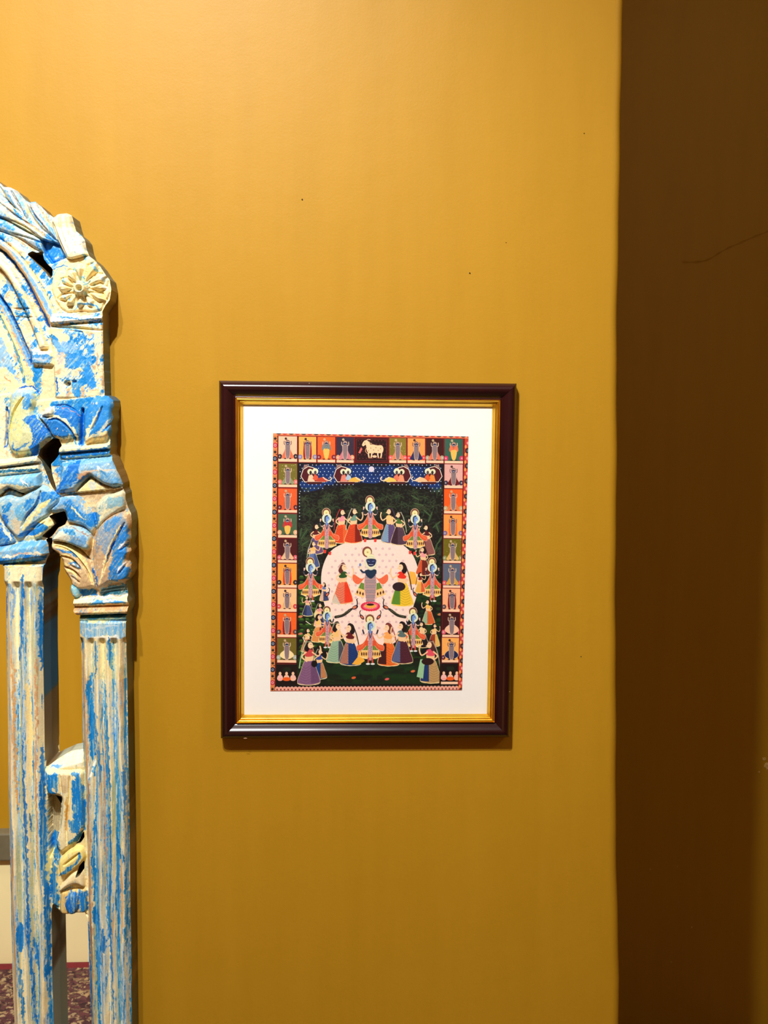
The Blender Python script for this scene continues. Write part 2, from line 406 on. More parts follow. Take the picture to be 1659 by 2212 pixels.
# ------------------------------------------------------------------ the printed miniature (its own pigments, laid on a fine mesh)
PC = [(590, 936), (1012, 943), (998, 1491), (584, 1493)]
PW, PH = 421.0, 555.0
H_ps = homography(PC, [(0, 0), (PW, 0), (PW, PH), (0, PH)]); H_sp = np.linalg.inv(H_ps)
P = Paint(0, PW, 0, PH, 2.0, lambda p: hmap(H_ps, p)); P.soft = .55
P.C[:] = np.array([22, 16, 20]) / 255
R = RNG.rand
PALE = (250, 205, 170); RED = (120, 14, 20); CRE = (248, 214, 160)
def stbox(a, b, c, d, col, **k):   # box given in st units
    q = hmap(H_sp, [(a, b), (c, b), (c, d), (a, d)]); P.poly(q, col, **k)
def rect(x0, y0, x1, y1, col, sl=0, **k):
    P.poly([(x0, y0), (x1, y0 + sl), (x1 - .0, y1 + sl), (x0, y1)], col, **k)
# inner field
field = [(643, 1000), (961, 1004), (952, 1484), (641, 1482)]
P.poly(field, (10, 14, 14))
ng = vnoise(P.U, P.V, 22, 9, 3); ng2 = vnoise(P.U, P.V, 10, 5, 9)
# lower garden
gx0, gy0 = P.T([(643, 1240)])[0]
m = ((P.V > gy0) & (P.V < PH - 14)).astype(float) * np.clip((ng - .48) * 7, 0, 1)
P.C += (np.array([.10, .28, .07]) - P.C) * (m * .75)[..., None]
m = ((P.V > P.T([(700, 1428)])[0][1]) & (P.V < PH - 14)).astype(float)
P.C += (np.array([.03, .17, .07]) - P.C) * (m * (.45 + .5 * np.clip((vnoise(P.U, P.V, 60, 7, 5) - .4) * 4, 0, 1)))[..., None]
for yy in np.arange(1246, 1450, 11.5):
    for xx in (651, 663, 676):
        P.ell(xx + R() * 3, yy + R() * 3, 6, 3.4, (40, 78, 22), .75); P.ell(xx + R() * 3 - 1, yy - 1, 4, 1.8, (86, 130, 44), .75)
    P.ell(946 + R() * 3, yy, 6, 3.5, (25, 60, 24), .8)
# night sky
P.poly([(646, 1001), (957, 1004), (955, 1066), (930, 1060), (880, 1046), (800, 1044), (744, 1048), (700, 1058), (655, 1068), (647, 1062)], (10, 14, 34))
P.poly([(654, 1006), (948, 1009), (950, 1050), (930, 1046), (905, 1052), (884, 1036), (850, 1040), (800, 1036), (744, 1042), (716, 1036), (690, 1050), (660, 1056)], (6, 44, 100), .85)
for a in ([(690, 1004), (722, 1006), (728, 1036), (712, 1048), (686, 1036), (684, 1016)], [(756, 1006), (795, 1006), (810, 1030), (838, 1006), (852, 1012), (828, 1034), (812, 1044), (776, 1040), (758, 1022)],
          [(884, 1010), (912, 1010), (906, 1030), (900, 1050), (884, 1044)], [(650, 1040), (700, 1044), (690, 1056), (664, 1062), (652, 1056)], [(925, 1048), (952, 1046), (950, 1060), (940, 1062)]):
    P.poly(spl(a, 5, True), (4, 48, 112), .95)
# jungle leaves
m = ((P.V > P.T([(700, 1050)])[0][1]) & (P.V < P.T([(700, 1240)])[0][1]) & (P.U > 55) & (P.U < 372)).astype(float)
P.C += (np.array([.17, .21, .16]) - P.C) * (m * np.clip((vnoise(P.U, P.V, 4, 3, 13, 3) - .50) * 5, 0, .75))[..., None]
for i in range(110):
    lx, ly = 650 + R() * 304, 1058 + R() * 150
    if abs(lx - 800) < 60 and ly > 1110: continue
    n = 5 + int(R() * 4); a0 = R() * 6
    for j in range(n):
        a = a0 + j * 2 * math.pi / n; L = 8 + R() * 12
        P.line(spl([(lx, ly), (lx + math.cos(a) * L * .6, ly + math.sin(a) * L * .45), (lx + math.cos(a + .3) * L, ly + math.sin(a + .3) * L * .7 + 3)], 4), 2.3, (30 + 20 * R(), 50 + 18 * R(), 36), .8, taper=True)
        P.line([(lx, ly), (lx + math.cos(a) * L * .8, ly + math.sin(a) * L * .6)], .5, (84, 100, 66), .55)
for lx, ly, L, a, w in ((650, 1165, 26, -1.0, 7), (652, 1178, 22, -.6, 6), (648, 1160, 20, -1.4, 6), (925, 1128, 24, -1.2, 6), (935, 1140, 22, -.7, 6), (945, 1175, 24, -1.0, 6), (930, 1115, 20, -2.4, 5), (905, 1080, 20, -2.6, 5), (915, 1092, 22, -2.9, 5), (948, 1150, 20, -1.9, 6), (940, 1190, 18, -1.3, 5)):
    P.line([(lx, ly), (lx + math.cos(a) * L, ly + math.sin(a) * L)], w, (42, 66, 40), .95, taper=True)
    P.line([(lx, ly), (lx + math.cos(a) * L, ly + math.sin(a) * L)], .8, (110, 130, 84), .8)
# stars
for r in range(9):
    for c in range(36):
        sx = 648 + c * 8.8 + (r % 2) * 4.4 + R() * 1.2; sy = 1004 + r * 7.1 + R() * 1.2
        lim = 1046 + 22 * (abs(sx - 800) / 155) ** 2
        if sx < 956 and sy < lim: P.ell(sx, sy, 1.05, 1.05, (205, 222, 240), .95)
for k in range(9): P.ell(647, 1066 + k * 7.0, 1, 1, (200, 215, 230)); P.ell(955.5, 1070 + k * 8, 1, 1, (200, 215, 230), .8)
P.ell(802.5, 1013.5, 6.1, 6.1, (216, 208, 224))
# flying canopies
def canopy(x, d, c1, c2, c3):
    o = lambda a, b: (x + a * d, b)
    P.poly([o(0, 1029), o(6, 1014), o(16, 1008), o(30, 1012), o(36, 1018), o(34, 1036), o(60, 1038), o(54, 1041), o(8, 1041)], (80, 18, 30))
    P.line([o(52, 1041), o(8, 1041), o(0, 1029), o(5, 1014), o(16, 1007.5), o(26, 1010), o(33, 1014)], 1.5, (246, 226, 200))
    P.poly([o(4, 1012), o(8, 1004), o(16, 1003), o(12, 1009)], (160, 120, 110))
    P.ell(x + 20 * d, 1019, 6, 6, (225, 225, 185)); P.ell(x + 31 * d, 1018, 6.5, 6.5, (232, 232, 195))
    P.ell(x + 21 * d, 1021, 2.6, 4, (40, 30, 35)); P.ell(x + 31 * d, 1021, 2.8, 4.2, (80, 70, 80))
    P.poly([o(14, 1040), o(17, 1027), o(24, 1025), o(28, 1032), o(30, 1040)], c1); P.poly([o(25, 1034), o(30, 1024), o(37, 1029), o(38, 1036), o(30, 1038)], c2)
    P.poly([o(30, 1040), o(38, 1033), o(48, 1030), o(56, 1034), o(60, 1039), o(50, 1041)], c3)
    P.line(spl([o(48, 1031), o(54, 1036), o(62, 1038), o(66, 1034), o(63, 1030)], 4), 2.2, (240, 215, 190))
    P.line([o(14, 1043), o(44, 1043)], 4, (74, 18, 24)); P.line([o(16, 1045), o(40, 1045)], 2, (60, 12, 18))
canopy(650, 1, (240, 200, 165), (220, 90, 60), (190, 70, 50)); canopy(721, 1, (225, 130, 110), (170, 195, 215), (240, 180, 70))
canopy(888, -1, (240, 150, 110), (225, 120, 90), (245, 200, 90)); canopy(955, -1, (235, 140, 60), (220, 90, 40), (240, 190, 140))
# pale dancing ground
disc = spl([(800, 1166), (850, 1168), (885, 1190), (902, 1225), (905, 1265), (893, 1310), (880, 1345), (862, 1372), (850, 1390), (800, 1402), (752, 1390), (738, 1372), (718, 1345), (702, 1310), (694, 1265), (697, 1225), (715, 1190), (750, 1172)], 6, True)
P.poly(disc, (252, 222, 208))
for r in range(18):
    for c in range(16):
        x = 688 + c * 14.6 + (r % 2) * 7.3; y = 1172 + r * 13.2
        if ((x - 800) / 98) ** 2 + ((y - 1275) / 100) ** 2 < 1: P.ell(x, y, 2.0, 2.0, (232, 196, 190), outline=(196, 158, 178), ow=.35)
# figures
def lady(x, y, h, skirt, skirt2, top, d=1, sc=(200, 200, 170), pot=False, hair=(26, 14, 18)):
    """x, y: feet centre; h: height; d: facing"""
    u = h / 60.0; o = lambda a, b: (x + a * d * u * 1.12, y - b * u)
    P.poly(spl([o(-14, 1), o(-10, 18), o(-5, 32), o(4, 33), o(9, 20), o(13, 2), o(0, -1)], 4, True), skirt, outline=(246, 220, 170), ow=.35)
    P.poly([o(2, 1), o(2, 30), o(5, 31), o(9, 20), o(13, 2)], skirt2)
    for j in range(7): P.line(spl([o(-11 + j * .4, 4 + j * 3.4), o(-4, 1 + j * 3.4), o(3, 5 + j * 3.6)], 3), .45 * u + .12, tuple(.62 * np.array(skirt)), .6)
    for j in range(3): P.line([o(5 + j * 2.4, 2), o(4.2 + j, 26)], .45, tuple(.7 * np.array(skirt2)), .6)
    P.line(spl([o(-14, 1), o(0, -1.6), o(13, 2)], 4), 1.2, (246, 222, 160))
    P.poly(spl([o(-4, 32), o(-5, 40), o(0, 45), o(5, 40), o(4, 32)], 4, True), (246, 200, 150))
    P.poly(spl([o(-5, 38), o(-5, 44), o(0, 47), o(5, 45), o(5, 39), o(0, 37)], 4, True), top)
    P.line(spl([o(-4, 43), o(-9, 37), o(-3, 31)], 3), 2.1 * u, (246, 200, 150)); P.line(spl([o(4, 43), o(11, 38), o(14, 45), o(13, 51)], 3), 2.0 * u, (246, 200, 150))
    P.poly(spl([o(-6, 47), o(-5, 56), o(0, 60), o(3, 57), o(1, 50), o(-2, 44)], 4, True), hair)
    P.line(spl([o(-3, 58), o(-7, 48), o(-10, 36), o(-12, 22)], 4), 1.6 * u, sc, .8)
    P.ell(x + 1.6 * d * u, y - 52.5 * u, 3.4 * u, 4.4 * u, (250, 210, 165)); P.poly([o(4, 53), o(6.2, 51), o(4, 50)], (250, 210, 165)); P.line([o(-2, 57), o(2.5, 58)], 1.0 * u, sc, .8)
    P.line([o(1.5, 54), o(3, 54)], .5, (40, 20, 20))
    if pot: P.ell(x + 4 * d * u, y - 26 * u, 9 * u, 6.2 * u, (44, 24, 32))
def dancer(x, y, s=1.0, legs=True, tilt=0):
    s = s * 1.08
    """x, y: centre of the pale halo behind the head"""
    o = lambda a, b: (x + a * s + b * tilt, y + b * s)
    P.poly([o(-20, 56), o(-12, 34), o(12, 34), o(20, 56), o(10, 61), o(-10, 61)], (246, 204, 120), outline=(250, 226, 180), ow=.45)
    for a, b, w1, w2, c1 in ((35, 45, 12, 16, (92, 130, 44)), (47, 57, 17, 20, (250, 196, 100))):
        for j in range(-4, 5):
            x0 = j / 4.5 * w1; x1 = j / 4.5 * w2; hw = w2 / 11
            P.poly([o(x0 - hw * .8, a), o(x0 + hw * .8, a), o(x1 + hw, b), o(x1 - hw, b)], c1)
            P.line([o(x0 - hw * .8, a), o(x1 - hw, b)], .4, (60, 80, 30) if a < 45 else (180, 110, 50), .8)
            if a > 45: P.ell(*o((x0 + x1) / 2 + .5, (a + b) / 2), 1.2 * s, 3.3 * s, (72, 30, 28))
    P.line([o(-20, 57), o(0, 61.5), o(20, 57)], .9, (250, 228, 180)); P.line([o(-16, 46), o(16, 46)], .8, (250, 220, 160))
    for d in (-1, 1):
        P.poly(spl([o(3 * d, 12), o(8 * d, 24), o(15 * d, 33), o(25 * d, 37), o(24 * d, 46), o(15 * d, 44), o(7 * d, 34)], 4, True), (230, 88, 48), outline=(250, 215, 180), ow=.3)
        for j in range(3): P.line(spl([o((6 + j) * d, 24 + j * 2), o((14 + j) * d, 35 + 2 * j), o(24 * d, 39 + 2 * j)], 3), .35, (250, 180, 130), .7)
        P.poly(spl([o(2 * d, 29), o(8 * d, 27), o(11 * d, 34), o(4 * d, 37)], 3, True), (226, 84, 46))
        P.line(spl([o(3 * d, 12), o(10 * d, 17), o(14 * d, 10), o(13 * d, 3)], 3), 2.1 * s, (226, 186, 168)); P.line([o(12 * d, 14), o(14 * d, 8)], 2.6 * s, (26, 36, 62)); P.ell(*o(13 * d, 2.5), 1.8 * s, 2.4 * s, (236, 190, 170))
    P.line(spl([o(0, 8), o(.5, 20), o(0, 34), o(0, 60)], 4), 8.5 * s, (196, 150, 158))
    for j in range(26): P.ell(*o((R() - .5) * 7, 10 + R() * 48), .6, .6, (90, 56, 84), .8); P.ell(*o((R() - .5) * 7, 10 + R() * 48), .55, .55, (240, 205, 190), .8)
    P.line(spl([o(-3, 10), o(0, 22), o(3, 10)], 4), 1.6 * s, (60, 58, 88))
    if legs:
        for d in (-1, 1): P.line([o(3.5 * d, 60), o(4 * d, 68)], 3 * s, (216, 70, 60)); P.ell(*o(4.4 * d, 70.5), 4 * s, 1.8 * s, (232, 232, 228))
    P.ell(*o(-1, -12.5), 8.6 * s, 9.2 * s, (120, 66, 50), outline=(240, 210, 170), ow=.4); P.ell(*o(-1, -11.5), 6 * s, 6.6 * s, (240, 230, 165)); P.ell(*o(-1, -11.5), 1.6, 1.6, (206, 180, 110))
    P.ell(*o(0, 0), 9.6 * s, 9.6 * s, (214, 226, 204), outline=(238, 238, 200), ow=.6)
    P.ell(*o(.6, 0), 4.6 * s, 5.6 * s, (112, 150, 214)); P.line(spl([o(1, -6), o(-3, -4), o(-4, 1), o(-3.4, 7)], 4), 2.2 * s, (18, 22, 36)); P.poly([o(4, -1), o(6.6, 1.5), o(4, 3)], (112, 150, 214)); P.ell(*o(2.2, 2), 1.5 * s, 2.2 * s, (160, 188, 232)); P.line([o(1.6, -1), o(4, -1)], .6, (14, 16, 34)); P.line([o(-1, 6), o(0, 12)], 4 * s, (112, 150, 214))
# upper ring
lady(738, 1172, 74, (228, 76, 36), (236, 104, 50), (240, 150, 160), 1, (200, 60, 60)); lady(764, 1172, 76, (222, 72, 34), (130, 30, 22), (110, 150, 130), 1)
lady(842, 1172, 76, (96, 74, 120), (130, 160, 190), (246, 200, 120), -1, (70, 60, 90)); lady(862, 1176, 72, (84, 60, 76), (60, 34, 50), (70, 110, 50), -1)
lady(682, 1196, 66, (96, 78, 126), (110, 80, 120), (90, 24, 30), 1, (60, 40, 40)); lady(676, 1226, 58, (100, 120, 170), (70, 90, 140), (240, 190, 110), 1)
lady(922, 1198, 66, (150, 90, 84), (120, 60, 60), (90, 20, 24), -1, (60, 30, 30)); lady(914, 1242, 62, (112, 34, 24), (220, 90, 50), (240, 160, 160), -1, (60, 20, 20))
dancer(706, 1120, .95, False); dancer(800, 1094, 1.0, False); dancer(897, 1121, .95, False)
for x, y in ((702, 1192), (713, 1196), (789, 1168), (811, 1168), (886, 1194), (896, 1196)): P.poly([(x - 3, y - 4), (x + 3, y - 4), (x + 2, y + 3), (x - 3, y + 3)], (232, 60, 50))
dancer(671, 1226, .95); dancer(934, 1226, .95)
P.poly([(752 + 132, 1234), (884, 1262), (906, 1262), (896, 1236)], (244, 180, 70)); lady(925, 1348, 54, (220, 100, 50), (150, 190, 150), (244, 190, 90), -1, (30, 20, 20))
# lower ring
lady(664, 1330, 44, (70, 84, 130), (50, 60, 100), (230, 160, 150), -1, (220, 190, 170)); lady(700, 1298, 40, (60, 70, 110), (240, 190, 160), (90, 120, 180), -1, (220, 200, 170))
lady(664, 1408, 52, (190, 120, 80), (100, 40, 40), (240, 196, 110), 1, (40, 30, 30)); lady(938, 1396, 50, (160, 60, 40), (240, 190, 100), (246, 200, 130), 1, (40, 30, 30)); lady(908, 1280, 44, (240, 180, 80), (230, 100, 60), (120, 30, 30), 1, (60, 20, 20))
P.ell(686, 1328, 8, 9, (240, 222, 150)); P.ell(689, 1333, 4, 5, (90, 60, 80))
lady(690, 1352, 50, (240, 180, 170), (60, 70, 120), (230, 150, 150), 1); lady(688, 1386, 60, (230, 150, 80), (120, 30, 30), (246, 200, 110), 1, (60, 30, 20))
lady(912, 1398, 56, (30, 22, 26), (210, 180, 120), (240, 205, 150), -1, (40, 30, 20))
dancer(707, 1330, .9); dancer(893, 1334, .95)
lady(728, 1430, 88, (150, 182, 150), (74, 76, 88), (246, 196, 120), 1, (190, 190, 150)); lady(756, 1436, 90, (20, 56, 116), (176, 116, 96), (100, 22, 28), -1, (30, 20, 24))
P.poly([(760, 1435), (775, 1436), (788, 1428), (776, 1398), (772, 1420)], (246, 176, 60))
lady(838, 1437, 92, (236, 106, 36), (66, 22, 24), (250, 170, 90), -1, (150, 60, 60), hair=(110, 50, 44)); lady(868, 1432, 90, (78, 30, 46), (90, 100, 140), (90, 112, 110), -1, (30, 20, 30))
dancer(800, 1352, 1.08)
lady(690, 1466, 66, (20, 66, 124), (196, 130, 80), (50, 70, 140), 1); lady(668, 1478, 96, (134, 92, 128), (110, 72, 110), (206, 70, 70), 1, (196, 214, 170))
P.ell(679, 1434, 6.5, 7.5, (14, 12, 14)); lady(930, 1474, 92, (190, 150, 96), (18, 52, 106), (228, 80, 96), -1, (210, 180, 150), hair=(80, 40, 40)); P.poly([(900, 1462), (908, 1424), (918, 1424), (914, 1466)], (150, 196, 150)); P.ell(924, 1429, 13.5, 7.8, (40, 14, 18))
# centre
lady(741, 1303, 88, (232, 120, 90), (238, 60, 30), (36, 80, 34), 1, (246, 214, 200), hair=(90, 40, 36)); P.poly([(724, 1282), (716, 1302), (736, 1306), (728, 1290)], (206, 214, 196), .8)
lady(868, 1308, 94, (240, 196, 50), (90, 140, 46), (232, 50, 34), -1, (40, 22, 20), pot=True)
for d in (-1, 1):
    P.poly(spl([(800 + 4 * d, 1236), (800 + 18 * d, 1250), (800 + 36 * d, 1240), (800 + 38 * d, 1254), (800 + 24 * d, 1262)], 4, True), (238, 108, 70), outline=(250, 220, 190), ow=.4)
    P.poly([(800 + 8 * d, 1262), (800 + 20 * d, 1258), (800 + 26 * d, 1270), (800 + 10 * d, 1276)], (110, 146, 60)); P.poly([(800 + 8 * d, 1276), (800 + 26 * d, 1270), (800 + 34 * d, 1284), (800 + 14 * d, 1292)], (246, 200, 130))
    for j in range(3): P.ell(800 + (16 + 6 * j) * d, 1283 - j * 2, 1.7, 3.4, (80, 34, 24)); P.line([(800 + (11 + 4 * j) * d, 1262 - j), (800 + (12 + 5 * j) * d, 1273 - j)], .5, (60, 90, 30))
P.poly(spl([(791, 1238), (809, 1238), (813, 1262), (810, 1290), (806, 1306), (794, 1306), (790, 1290), (787, 1262)], 4, True), (176, 150, 150), outline=(240, 170, 170), ow=.5)
for r in range(18):
    for c in range(7): P.ell(790.5 + c * 3.1 + (r % 2) * 1.5, 1240 + r * 3.6, .75, .75, (78, 72, 92) if r % 3 else (200, 110, 110), .9)
P.poly(spl([(789, 1232), (811, 1230), (812, 1240), (802, 1250), (792, 1244)], 4, True), (24, 48, 72)); P.line(spl([(790, 1236), (784, 1236), (779, 1230), (779, 1222)], 4), 4, (26, 48, 76)); P.line(spl([(779, 1228), (780, 1220)], 2), 5, (244, 222, 190)); P.ell(778, 1220, 2.4, 3.4, (110, 136, 196))
P.ell(793, 1192, 10.5, 11.5, (130, 72, 60)); P.ell(794, 1193, 7.6, 8.4, (240, 230, 170)); P.ell(794, 1193, 2, 2, (200, 180, 110)); P.ell(801, 1203, 8, 6, (236, 232, 180)); P.ell(801, 1216, 12.5, 14, (232, 226, 190), outline=(200, 214, 180), ow=.5)
P.poly(spl([(792, 1208), (811, 1208), (811, 1218), (806, 1223), (799, 1224), (794, 1219)], 4, True), (30, 42, 84)); P.line([(794, 1212), (798, 1213)], 1, (120, 150, 200)); P.line([(804, 1213), (809, 1212)], 1, (120, 150, 200)); P.line([(797, 1219.6), (806, 1219.6)], .9, (230, 230, 240)); P.line(spl([(792, 1226), (801, 1231), (811, 1226)], 4), 2.2, (206, 206, 190))
for j in range(22): a = j * 2 * math.pi / 22; P.ell(800 + 18 * math.cos(a), 1310 + 8 * math.sin(a), 3.1, 2.7, (222, 40, 70)); P.ell(800 + 15 * math.cos(a), 1309 + 6 * math.sin(a), 2, 2, (240, 110, 130))
P.ell(800, 1309, 12, 5, (240, 170, 70)); P.ell(800, 1306, 8, 2.4, (40, 20, 24))
# peafowl
def peacock(x, y, d):
    P.line(spl([(x - 16 * d, y + 6), (x - 30 * d, y + 16), (x - 46 * d, y + 20)], 5), 6, (40, 42, 34)); P.line(spl([(x - 12 * d, y + 3), (x - 24 * d, y + 11)], 5), 5, (40, 42, 34))
    for j in range(10): P.ell(x - (16 + j * 3) * d, y + 6 + j * 1.5, .6, .6, (196, 186, 130))
    P.ell(x - 4 * d, y - 1, 7, 4.2, (30, 22, 46), rot=-.5 * d); P.ell(x - 5 * d, y - 1, 4.5, 2.6, (220, 120, 80), rot=-.5 * d); P.line(spl([(x, y - 4), (x + 1 * d, y - 11), (x - .5 * d, y - 18)], 4), 2.2, (24, 18, 44)); P.line([(x - 1 * d, y - 18), (x + 2 * d, y - 20)], 1.2, (24, 18, 40))
peacock(771, 1313, 1); peacock(829, 1313, -1)
for x, y, d in ((782, 1333, -1), (818, 1333, 1), (707, 1284, 1), (897, 1284, -1)):
    P.ell(x, y, 6.5, 3.4, (40, 26, 44), rot=.9 * -d); P.ell(x, y, 4, 2, (214, 110, 80), rot=.9 * -d); P.line(spl([(x + 3 * d, y - 3), (x + 5 * d, y - 10), (x + 3 * d, y - 14)], 4), 1.7, (30, 20, 40))
for x, y, c in ((764, 1464, (226, 96, 50)), (836, 1467, (226, 90, 90)), (892, 1450, (226, 110, 60)), (649, 1332, (210, 130, 90)), (649, 1369, (200, 120, 90)), (950, 1327, (200, 120, 80))): P.ell(x, y, 5, 2.6, c, rot=-.2); P.line([(x + 5, y - 2), (x + 8, y - 12)], 1.3, (6, 40, 30))
for x0, y0, x1, y1 in ((654, 1377, 659, 1387), (661, 1371, 668, 1376), (661, 1342, 671, 1349)): P.line([(x0, y0), (x1, y1)], 1.6, (236, 232, 206))
# ---- miniature panels
def mini(x0, y0, x1, y1, bg, skirt, disc, base=True, dots=None, body=(142, 122, 124), style=0, sl=.6):
    P.poly([(x0 - 1.6, y0 - 1.6), (x1 + 1.6, y0 - 1.6 + sl), (x1 + 1.6, y1 + 1.6 + sl), (x0 - 1.6, y1 + 1.6)], RED)
    P.poly([(x0, y0), (x1, y0 + sl), (x1, y1 + sl), (x0, y1)], bg)
    c = (x0 + x1) / 2; w_ = (x1 - x0) / 2; lite = sum(bg) > 380
    if dots:
        for j in range(14): P.ell(x0 + 2 + R() * (x1 - x0 - 4), y0 + 2 + R() * (y1 - y0 - 12), .7, .7, dots, .9)
    if base: P.poly([(x0, y1 - 5.5), (x1, y1 - 5.5 + sl), (x1, y1 + sl), (x0, y1)], PALE)
    for d in (-1, 1):
        if disc: 
            W_ = P.win(P.T([(x0 - 1, y0), (x1 + 1, y1)]), 0)
            P.ell(c + d * (w_ - 3.2), y1 - 11, 4.6, 5.2, disc); P.ell(c + d * (w_ - 2.6), y1 - 11, 2.4, 2.8, tuple(.6 * np.array(disc) + 80), .9); P.ell(c + d * (w_ - 2.6), y1 - 11, .9, 1, (240, 220, 210))
        if style == 0: P.poly(spl([(c + 2 * d, y0 + 18), (c + 6 * d, y0 + 30), (c + 13.5 * d, y1 - 9), (c + 8 * d, y1 - 6.5), (c + 3 * d, y1 - 9)], 4, True), skirt); [P.line([(c + (4 + k) * d, y0 + 28), (c + (6 + 2.2 * k) * d, y1 - 9)], .4, tuple(.6 * np.array(skirt)), .7) for k in range(3)]
        elif style == 1: P.poly(spl([(c + 3 * d, y0 + 14), (c + 8 * d, y0 + 18), (c + 9 * d, y1 - 12), (c + 5 * d, y1 - 8)], 4, True), skirt)
        elif style == 2: P.poly(spl([(c, y0 + 26), (c + 11 * d, y0 + 31), (c + 15 * d, y1 - 15), (c + 8 * d, y1 - 9), (c, y1 - 7)], 4, True), skirt, outline=(250, 220, 190), ow=.3)
        P.line(spl([(c + 3.5 * d, y0 + 20), (c + 7.5 * d, y0 + 17), (c + 7.5 * d, y0 + 11)], 3), 1.7, (110, 90, 100) if lite else (214, 186, 160))
        P.ell(c + 5.5 * d, y1 - 6.5, 2.6, 1.1, (50, 22, 22))
    if style == 3:
        P.poly(spl([(c - 6, y0 + 15), (c + 6, y0 + 15), (c + 9, y0 + 29), (c - 9, y0 + 29)], 4, True), skirt); P.poly(spl([(c - 5, y0 + 26), (c + 5, y0 + 26), (c + 6.5, y0 + 33), (c + 3, y1 - 8), (c - 3, y1 - 8), (c - 6.5, y0 + 33)], 4, True), (246, 190, 90))
        for k in range(9): P.ell(c + (R() - .5) * 8, y0 + 18 + R() * 8, .6, .6, (60, 60, 70), .8)
    else:
        P.poly(spl([(c - 4.5, y0 + 17), (c + 4.5, y0 + 17), (c + 5.2, y0 + 30), (c + 3.2, y1 - 8), (c - 3.2, y1 - 8), (c - 5.2, y0 + 30)], 4, True), body, outline=(236, 200, 180), ow=.35)
        for r in range(10):
            for k in range(4): P.ell(c - 3 + k * 2 + (r % 2) * .9, y0 + 19 + r * 2.4, .5, .5, (92, 74, 84), .75)
    P.ell(c - 4, y0 + 5.5, 2.6, 2.6, (60, 40, 46) if lite else (196, 170, 130)); P.line([(c - 3, y0 + 7), (c, y0 + 10)], 1.2, (70, 46, 50) if lite else (190, 160, 120))
    P.ell(c, y0 + 13.5, 5, 5.2, (96, 76, 84) if lite else (150, 124, 110)); P.ell(c, y0 + 12, 3.8, 2, (200, 160, 140)); P.ell(c, y0 + 15, 3.1, 3, (44, 50, 86)); P.line([(c - 2, y0 + 16.3), (c + 2, y0 + 16.3)], .9, (222, 222, 232))
P.poly([(599, 940), (1003, 946), (992, 1482), (594, 1480), (599, 1000)], RED, 0)
mini(601.5, 942, 641.5, 997, (248, 196, 160), (232, 120, 84), (34, 22, 28)); mini(645.5, 943, 683, 998, (246, 176, 84), (160, 24, 34), (140, 130, 170), style=1); mini(686, 943.5, 724, 998.5, (238, 100, 40), (120, 130, 128), (130, 26, 40), style=3)
mini(727, 944, 764, 999, (52, 42, 62), (222, 130, 140), (246, 160, 110)); mini(841, 945.5, 877.5, 999.5, (134, 116, 42), (232, 140, 100), (232, 90, 90), dots=(200, 190, 110)); mini(880.5, 945.5, 918, 1000, (246, 158, 84), (40, 46, 90), (230, 50, 50))
mini(920.5, 946, 958, 1000, (58, 18, 18), (236, 120, 90), (170, 160, 130)); mini(960.5, 946.5, 1000, 1001, (50, 96, 80), (236, 120, 80), (216, 50, 90), style=3)
P.poly([(765.5, 943.5), (839, 944.5), (839, 1000), (765.5, 999)], RED); P.poly([(767.5, 945.5), (837.5, 946.5), (837.5, 998), (767.5, 997)], (44, 12, 16)); P.poly([(770, 948), (835, 949), (835, 995.5), (770, 994.5)], (38, 10, 14), outline=(150, 50, 50), ow=.35)
for r in range(6):
    for c in range(9): P.ell(774 + c * 7.2 + (r % 2) * 3, 952 + r * 7.6, .9, .9, (150, 56, 60), .9)
CW = (250, 206, 160)
for lx, bend in ((797, -1), (802, 1), (817, -1), (823, 1)): P.line(spl([(lx, 974), (lx + bend, 981), (lx - bend * .5, 989)], 3), 3.0, CW); P.line([(lx - 1, 989.5), (lx + 2, 989.5)], 1.4, (150, 80, 60))
P.poly(spl([(794, 962), (804, 960), (815, 962), (824, 962), (828, 968), (826, 977), (818, 979), (806, 978), (797, 979), (792, 972)], 5, True), CW)
P.poly(spl([(786, 953), (792, 951), (798, 956), (800, 964), (797, 972), (792, 968), (790, 961), (785, 964), (782, 961)], 5, True), CW); P.line(spl([(791, 952), (795, 949), (800, 950)], 3), 1.1, CW); P.line([(792, 955), (798, 955)], 1.6, CW); P.ell(788, 957, .8, .8, (60, 20, 20))
P.line([(795, 974), (806, 979)], 2.4, CW); P.line(spl([(793, 966), (789, 974), (794, 980)], 3), 1.2, (236, 180, 130))
P.line(spl([(825, 963), (828, 970), (826, 978)], 3), .8, (250, 206, 160)); P.poly([(774, 978), (780, 966), (783, 970), (778, 980)], (226, 110, 100)); P.ell(809, 986, 5, 2.6, (250, 200, 160)); P.line([(797, 957), (803, 958)], 1.2, (250, 206, 160))
for a in ((801, 968), (807, 972), (812, 967), (817, 973), (822, 969), (796, 974)): P.ell(*a, .9, .9, (160, 60, 50))
LC = [((118, 108, 40), (150, 160, 120), (240, 120, 110), 0, (220, 210, 130)), ((228, 94, 44), (228, 100, 60), (90, 20, 26), 0, None), ((70, 98, 70), (200, 50, 50), (246, 180, 130), 3, None), ((74, 16, 22), (246, 196, 150), (220, 90, 100), 0, None), ((246, 160, 62), (214, 60, 36), (36, 22, 26), 1, None), ((250, 196, 140), (246, 190, 130), (214, 60, 60), 0, None), ((242, 100, 36), (140, 26, 40), (90, 60, 60), 1, None), ((112, 98, 34), (250, 224, 160), (170, 180, 160), 2, None)]
ys = [(1001, 1052), (1055, 1107), (1110, 1161), (1163, 1215), (1217, 1269), (1271, 1321), (1323, 1376), (1378, 1431)]
for (a, b), (bg, sk, dc, st, dt) in zip(ys, LC):
    t = (a - 940) / 545.0; mini(602 - 4 * t, a, 642 - 2 * t, b, bg, sk, dc, dots=dt, style=st)
